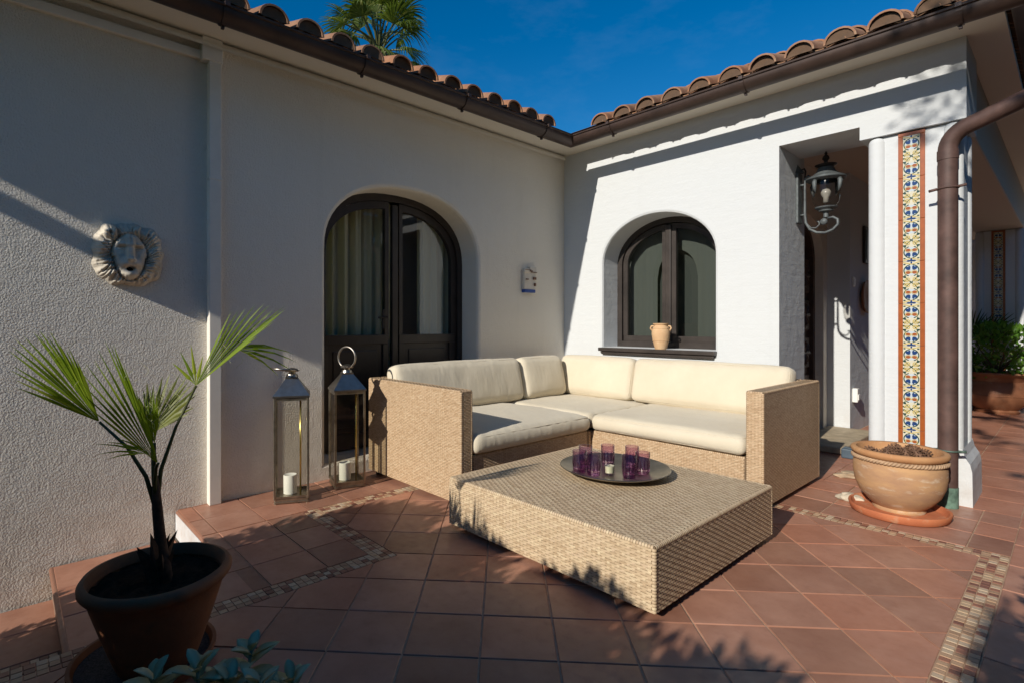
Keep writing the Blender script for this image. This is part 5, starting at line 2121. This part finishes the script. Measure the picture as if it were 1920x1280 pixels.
for k, (hb, tg, up, ln, n, spr, drp, mt) in enumerate(FANS):
    hub = lo(*hb)
    mid = CR.lerp(hub, 0.5) + Vector((0, 0, 0.03))
    mb = MB()
    a_ = lo(1.649, -4.226, 0.53)
    mb.tube([a_, CR.lerp(mid, 0.3), mid, hub], [0.008, 0.0068, 0.0052, 0.0042], 8)
    pt = mb.build('petiole', 'palm_petiole', palm, True)
    mb = MB()
    fan(mb, hub, Vector(tg) - Vector(hb), up, ln, n, spr, drp, 0.58, seed=k + 3, fold=0.7, cup=0.30)
    if k == 3:
        fan(mb, hub + (lo(*tg) - hub) * 0.5, Vector((0.05, 0.25, -0.02)), (0.75, -0.4, 0.6), 0.23, 5, 0.9, 0.5, 0.3, seed=31, fold=0.5)
        fan(mb, hub, Vector((-0.02, -0.03, 0.14)), (0.8, -0.5, 0.0), 0.16, 4, 1.1, 0.1, 0.3, seed=32)
    if k == 1:
        fan(mb, hub + Vector((-0.03, -0.02, 0.03)), Vector((-0.12, -0.18, 0.07)), (0.8, -0.3, 0.3), 0.17, 5, 0.7, 0.2, 0.3, seed=33)
    mb.build('fan_blade', mt, pt)
    hb_ = MB()
    rr = random.Random(k)
    for q in range(14):
        t_ = rr.uniform(0.25, 0.75)
        p_ = hub + (lo(*tg) - hub).normalized() * ln * t_ + Vector((rr.uniform(-0.05, 0.05), rr.uniform(-0.05, 0.05), rr.uniform(-0.03, 0.05)))
        a_ = rr.uniform(0, 6)
        pts = [p_ + Vector((0.012 * math.cos(a_ + j * 0.9) * (1 + j * 0.2), 0.012 * math.sin(a_ + j * 0.9), 0.010 * j)) for j in range(5)]
        hb_.tube(pts, 0.0006, 3, cap=False)
    tag(hb_.build('leaf_fibre', 'hair_fibre', pt), kind='stuff')

# ------------------------------------------------------------------ woolly grey plant in the foreground
wp = thing('woolly_plant', 'silver green woolly leaved plant at the bottom edge of the view', 'plant', (2.34, -4.24, 0.0))
mb = MB()
mb.lathe([(0.0, 0.001), (0.10, 0.001), (0.125, 0.14), (0.135, 0.145), (0.135, 0.165), (0.12, 0.165), (0.11, 0.14), (0.0, 0.14)], 28)
mb.build('pot', 'pot_dark', wp, True, autos=45)
rnd = random.Random(5)


def woolly(mb, p, d, ln, wd, up):
    d = d.normalized()
    s_ = d.cross(up).normalized()
    n_ = s_.cross(d)
    V = []
    for q, w_ in ((0, 0.25), (0.2, 0.75), (0.45, 1.0), (0.7, 0.85), (0.9, 0.4), (1.0, 0.02)):
        c_ = p + d * ln * q + Vector((0, 0, -0.22 * ln * q * q)) 
        V += [c_ - s_ * wd * w_ + n_ * wd * w_ * 0.45, c_, c_ + s_ * wd * w_ + n_ * wd * w_ * 0.45, c_ - n_ * 0.004 * w_]
    F = []
    for k in range(5):
        o = 4 * k
        F += [(o, o + 1, o + 5, o + 4), (o + 1, o + 2, o + 6, o + 5), (o + 2, o + 3, o + 7, o + 6), (o + 3, o, o + 4, o + 7)]
    mb.add(V, F)


ROS = [(2.285, -4.130, 0.315), (2.275, -4.255, 0.320), (2.245, -4.34, 0.315), (2.37, -4.06, 0.25), (2.33, -4.20, 0.29), (2.42, -4.16, 0.31), (2.36, -4.30, 0.27), (2.30, -4.36, 0.25), (2.26, -4.20, 0.26), (2.42, -4.27, 0.28)]
for k, (x, y, z) in enumerate(ROS):
    p_ = Vector((x - 2.34, y + 4.24, z))
    st = MB()
    st.tube([Vector((p_.x * 0.3, p_.y * 0.3, 0.12)), Vector((p_.x * 0.75, p_.y * 0.75, z * 0.6)), p_], [0.006, 0.005, 0.004], 7)
    so_ = st.build('stem', 'grey_leaf_stem', wp, True)
    lf = MB()
    for q in range(9):
        a = q * 2.4 + k
        el = 0.95 - 0.09 * q
        d = Vector((math.cos(a) * math.cos(el), math.sin(a) * math.cos(el), math.sin(el)))
        woolly(lf, p_ - Vector((0, 0, 0.006 * q)), d, 0.062 + 0.0055 * q, 0.014 + 0.001 * q, Vector((0, 0, 1)) if abs(d.z) < 0.95 else Vector((1, 0, 0)))
    lf.build('leaf_rosette', 'grey_leaf', so_, True)

# ------------------------------------------------------------------ potted shrub far in the passage
PS = (2.98, 5.35, 0.0)
fp = thing('planter', 'wide brown glazed planter with bulging belly far down the passage', 'pot', PS)
mb = MB()
mb.lathe([(0.0, 0.0), (0.215, 0.0), (0.225, 0.03), (0.205, 0.05), (0.29, 0.12), (0.345, 0.23), (0.32, 0.34), (0.265, 0.42), (0.29, 0.48), (0.36, 0.52), (0.355, 0.54), (0.33, 0.535), (0.25, 0.47), (0.0, 0.45)], 40)
mb.build('body', 'pot_brown', fp, True, autos=50)
mb = MB()
mb.tube([(0.343 * math.cos(t), 0.343 * math.sin(t), 0.24) for t in [2 * math.pi * k / 32 for k in range(33)]], 0.008, 6)
mb.build('ring', 'pot_brown', fp, True)


def leaf_cloud(mb, centre, rad, n, ls, seed, flat=0.35, shell=0.55):
    rnd = random.Random(seed)
    c = Vector(centre)
    for _ in range(n):
        while True:
            p = Vector((rnd.uniform(-1, 1), rnd.uniform(-1, 1), rnd.uniform(-1, 1)))
            if shell < p.length <= 1 or (p.length < shell and rnd.random() < 0.2):
                break
        q = c + Vector((p.x * rad[0], p.y * rad[1], p.z * rad[2]))
        if noise.noise(q * 4.0) < -0.18 and rnd.random() < 0.7:
            continue
        d = (p + Vector((rnd.uniform(-0.7, 0.7), rnd.uniform(-0.7, 0.7), rnd.uniform(-0.3, 0.8)))).normalized()
        s_ = d.cross(Vector((rnd.uniform(-1, 1), rnd.uniform(-1, 1), rnd.uniform(-1, 1)))).normalized()
        l_ = ls * rnd.uniform(0.7, 1.3)
        w_ = l_ * flat
        up = s_.cross(d)
        mb.add([q, q + d * l_ * 0.5 - s_ * w_ / 2 + up * l_ * 0.06, q + d * l_, q + d * l_ * 0.5 + s_ * w_ / 2 + up * l_ * 0.06], [(0, 1, 2, 3)])


sh = thing('potted_shrub', 'bright green leafy shrub growing in the brown planter', 'shrub', (PS[0], PS[1], 0.5))
mb = MB()
rnd = random.Random(8)
for k in range(14):
    a = k * 2.4
    mb.tube([(0, 0, -0.02), (0.12 * math.cos(a), 0.12 * math.sin(a), 0.16), (0.3 * math.cos(a), 0.3 * math.sin(a), 0.3 + 0.15 * rnd.random())], [0.012, 0.009, 0.004], 6)
mb.build('branches', 'bark', sh)
mb = MB()
leaf_cloud(mb, (0, 0, 0.32), (0.55, 0.55, 0.33), 1500, 0.09, 1, 0.5)
leaf_cloud(mb, (-0.42, -0.15, 0.12), (0.22, 0.25, 0.30), 420, 0.085, 2, 0.5)
mb.build('foliage', 'shrub_leaf', sh)
bpm = thing('palm_seedling', 'small dark fan palm leaf standing behind the leafy shrub', 'palm', (2.62, 5.75, 0.0))
mb = MB()
mb.lathe([(0.0, 0.0), (0.12, 0.0), (0.15, 0.25), (0.0, 0.24)], 20)
mb.build('pot', 'pot_brown', bpm, True, autos=40)
mb = MB()
for k, (dx, dz) in enumerate(((-0.25, 0.5), (0.1, 0.5), (0.3, 0.35))):
    mb.tube([(0, 0, 0.2), (dx * 0.5, -0.02, 0.8), (dx * 0.7, -0.05, 0.95)], 0.008, 6)
    fan(mb, (dx * 0.7, -0.05, 0.95), (dx, -0.05, dz), (0.2, -1, 0.2), 0.5, 16, 1.5, 0.2, 0.5, seed=50 + k, fold=0.6)
mb.build('fan_blade', 'hedge_leaf', bpm)

# siding wall closing the passage
sdw = thing('siding_wall', 'pale horizontal board wall at the far end of the passage', 'wall', (1.6, 9.6, 0))
for k in range(18):
    mb = MB()
    z = 0.02 + k * 0.17
    mb.add([(0, 0.0, z), (7, 0.0, z), (7, 0.03, z + 0.17), (0, 0.03, z + 0.17), (7, 0.03, z), (0, 0.03, z)], [(0, 1, 2, 3), (5, 4, 1, 0)])
    mb.build('board', 'siding', sdw)

# ------------------------------------------------------------------ tall fan palm behind the roof
tp = thing('palm_tree', 'tall fan palm rising behind the tiled roof against the sky', 'palm tree', (-8.43, 2.81, -0.75))
T0 = Vector((0, 0, 9.15))
mb = MB()
mb.tube([(0.3, 0.2, 0), (0.1, 0.05, 4), (0, 0, 8.2), (0, 0, 9.0)], [0.32, 0.25, 0.22, 0.2], 14)
mb.build('trunk', 'bark', tp, True)
rnd = random.Random(21)
viewF = Vector((-0.7555, 0.6551, 0))
viewR = Vector((0.6551, 0.7555, 0))
for k in range(32):
    a = k * 2.399 + 0.4
    el = R(rnd.uniform(-35, 60)) if k > 10 else R(rnd.uniform(35, 85))
    d = Vector((math.cos(a) * math.cos(el), math.sin(a) * math.cos(el), math.sin(el)))
    base = T0 + Vector((0, 0, rnd.uniform(-0.3, 0.2)))
    hub = base + d * rnd.uniform(0.75, 1.05) + Vector((0, 0, 0.1))
    mb = MB()
    mb.tube([base, base.lerp(hub, 0.5) + Vector((0, 0, 0.06)), hub], [0.035, 0.026, 0.02], 6)
    pt = mb.build('petiole', 'palm_petiole', tp)
    mb = MB()
    up = Vector((0, 0, 1)) if el < R(50) else Vector((math.cos(a), math.sin(a), 0)) * -1
    fan(mb, hub, d + Vector((0, 0, -0.1)), up, rnd.uniform(0.75, 0.95), 24, R(165), rnd.uniform(0.7, 1.6), 0.5, seed=100 + k, fold=0.6, taper=0.75, cup=-0.2)
    mb.build('frond', 'tree_palm_leaf', pt)

# ------------------------------------------------------------------ garden plants south of the terrace (they shade the floor)


def shrub(label, x, y, z, rad, hgt, n, seed, ls=0.08, group='garden shrubs and added tripod stand-in south of the terrace'):
    t = thing('garden_or_stand_in_shrub', label, 'shrub', (x, y, z), 0, group)
    mb = MB()
    rr = random.Random(seed)
    for k in range(7):
        a = k * 2.4
        mb.tube([(0, 0, 0), (rad * 0.3 * math.cos(a), rad * 0.3 * math.sin(a), hgt * 0.4), (rad * 0.6 * math.cos(a), rad * 0.6 * math.sin(a), hgt * 0.8)], [0.02, 0.014, 0.006], 6)
    mb.build('stem', 'bark', t)
    mb = MB()
    leaf_cloud(mb, (0, 0, hgt * 0.5), (rad, rad * 0.8, hgt * 0.5), n, ls, seed, 0.45, 0.3)
    leaf_cloud(mb, (rad * 0.3, 0, hgt * 0.75), (rad * 0.6, rad * 0.5, hgt * 0.28), n // 3, ls, seed + 1, 0.45, 0.3)
    mb.build('foliage', 'hedge_leaf', t)


shrub('round garden shrub nearest the left wall, south of the terrace', 1.26, -5.45, -0.1, 0.44, 1.50, 7000, 1)
shrub('round garden shrub second from the left wall, south of the terrace', 1.85, -5.5, -0.1, 0.50, 1.52, 8000, 2)
shrub('round garden shrub third from the left wall, south of the terrace', 2.55, -5.55, -0.1, 0.52, 1.55, 8000, 3)
shrub('broad garden shrub fourth from the left wall, south of the terrace', 3.15, -5.7, -0.1, 0.45, 1.58, 6000, 4)
shrub('low shrub on the lower landing beside the left wall', 0.78, -5.5, -0.35, 0.42, 0.74, 4000, 9)
shrub('tall shrub to the right of the terrace beyond the mosaic border', 4.15, -3.1, 0, 0.42, 1.25, 3500, 5)
shrub('tall shrub right of the terrace, close to the porch', 4.16, -1.9, 0, 0.42, 1.25, 3600, 6)
shrub('slender upright shrub added behind the viewpoint for the tripod shadow', 3.93, -5.35, 0, 0.13, 1.95, 2600, 7, 0.06)  # stand-in added for the tripod and camera to cast their shadow


def tree(label, x, y, h, rad, seed, n=1500, ls=0.3, extra=()):
    t = thing('garden_or_blocker_tree', label, 'tree', (x, y, -0.75), 0, 'garden trees and added sky-blocking trees around the terrace')
    rr = random.Random(seed)
    mb = MB()
    mb.tube([(0, 0, 0), (0.05, 0.03, h * 0.3), (-0.04, 0.05, h * 0.6), (0, 0, h * 0.8)], [0.16, 0.12, 0.09, 0.05], 10)
    for k in range(9):
        a = k * 2.4
        mb.tube([(0, 0, h * (0.35 + 0.04 * k)), (rad * 0.4 * math.cos(a), rad * 0.4 * math.sin(a), h * (0.5 + 0.035 * k)), (rad * 0.8 * math.cos(a), rad * 0.8 * math.sin(a), h * (0.6 + 0.035 * k))], [0.06, 0.04, 0.012], 6)
    for (ex, ey, ez, er) in extra:
        mb.tube([(0, 0, h * 0.6), ((ex - x) * 0.5, (ey - y) * 0.5, (h * 0.6 + ez + 0.75) / 2 + 0.2), (ex - x, ey - y, ez + 0.75)], [0.06, 0.03, 0.008], 6)
    mb.build('trunk', 'bark', t, True)
    mb = MB()
    for k in range(9):
        a, b = k * 2.4, rr.uniform(-0.5, 0.7)
        leaf_cloud(mb, (rad * 0.55 * math.cos(a), rad * 0.55 * math.sin(a), h * 0.68 + b * h * 0.22), (rad * 0.55, rad * 0.55, h * 0.2), n // 9, ls, seed * 10 + k, 0.45, 0.4)
    for k, (ex, ey, ez, er) in enumerate(extra):
        leaf_cloud(mb, (ex - x, ey - y, ez + 0.75), (er, er, er * 0.7), 170, 0.09, seed * 10 + 20 + k, 0.4, 0.1)
    mb.build('crown', 'hedge_leaf', t)


def sky_blocker(label, x, y, rad, h, seed):  # out-of-view tree with opaque core, added to cut eastern skylight
    t = thing('blocker_cypress', label, 'tree', (x, y, -0.75), 0, 'added row of cypresses blocking the eastern sky')
    mb = MB()
    mb.tube([(0, 0, 0), (0, 0, h * 0.5), (0, 0, h * 0.9)], [0.14, 0.1, 0.03], 8)
    mb.build('trunk', 'bark', t, True)
    mb = MB()
    prof = [(0.0, 0.15), (0.75, 0.3), (0.86, h * 0.3), (0.8, h * 0.6), (0.6, h * 0.8), (0.3, h * 0.93), (0.0, h * 0.97)]
    mb.lathe([(r0 * rad, z) for r0, z in prof], 16, wob=0.06)
    leaf_cloud(mb, (0, 0, h * 0.5), (rad, rad, h * 0.52), 1800, 0.32, seed, 0.4, 0.75)
    mb.build('crown', 'hedge_leaf', t)


for k in range(9):
    sky_blocker('dark cypress added to block eastern sky, %s from the south end of the row' % ORD[k], 7.2 + 0.3 * math.sin(k * 2.1), -7.0 + 2.0 * k, 1.15, 4.9 + 0.5 * math.sin(k * 1.7), 300 + k)
tree('small leaved tree whose branch reaches over the terrace from the right', 6.2, -6.6, 7.6, 1.9, 3, 2600, 0.2, ((3.78, -5.5, 5.38, 0.26), (3.95, -5.4, 5.6, 0.34), (4.3, -5.6, 5.85, 0.4), (4.45, -5.9, 5.5, 0.4)))
for k, (x, y, h, r_2) in enumerate(((9.5, -3, 8, 2.6), (10.5, 2.5, 8.5, 2.8), (11, 8, 8, 2.8), (10, -9, 7, 2.6), (6.5, -14, 5.4, 2.4), (1.5, -15, 4.9, 2.5), (-3.5, -15, 5.4, 2.6), (-8, -13, 6.5, 2.6), (5.5, -18, 6.6, 3.0), (-1, -19, 6.4, 3.0))):
    tree('leafy tree added beyond the terrace to block low sky, %s in the round from the porch' % ORD[k], x, y, h, r_2, 40 + k)  # unseen trees added to hold back low skylight and fill glass reflections
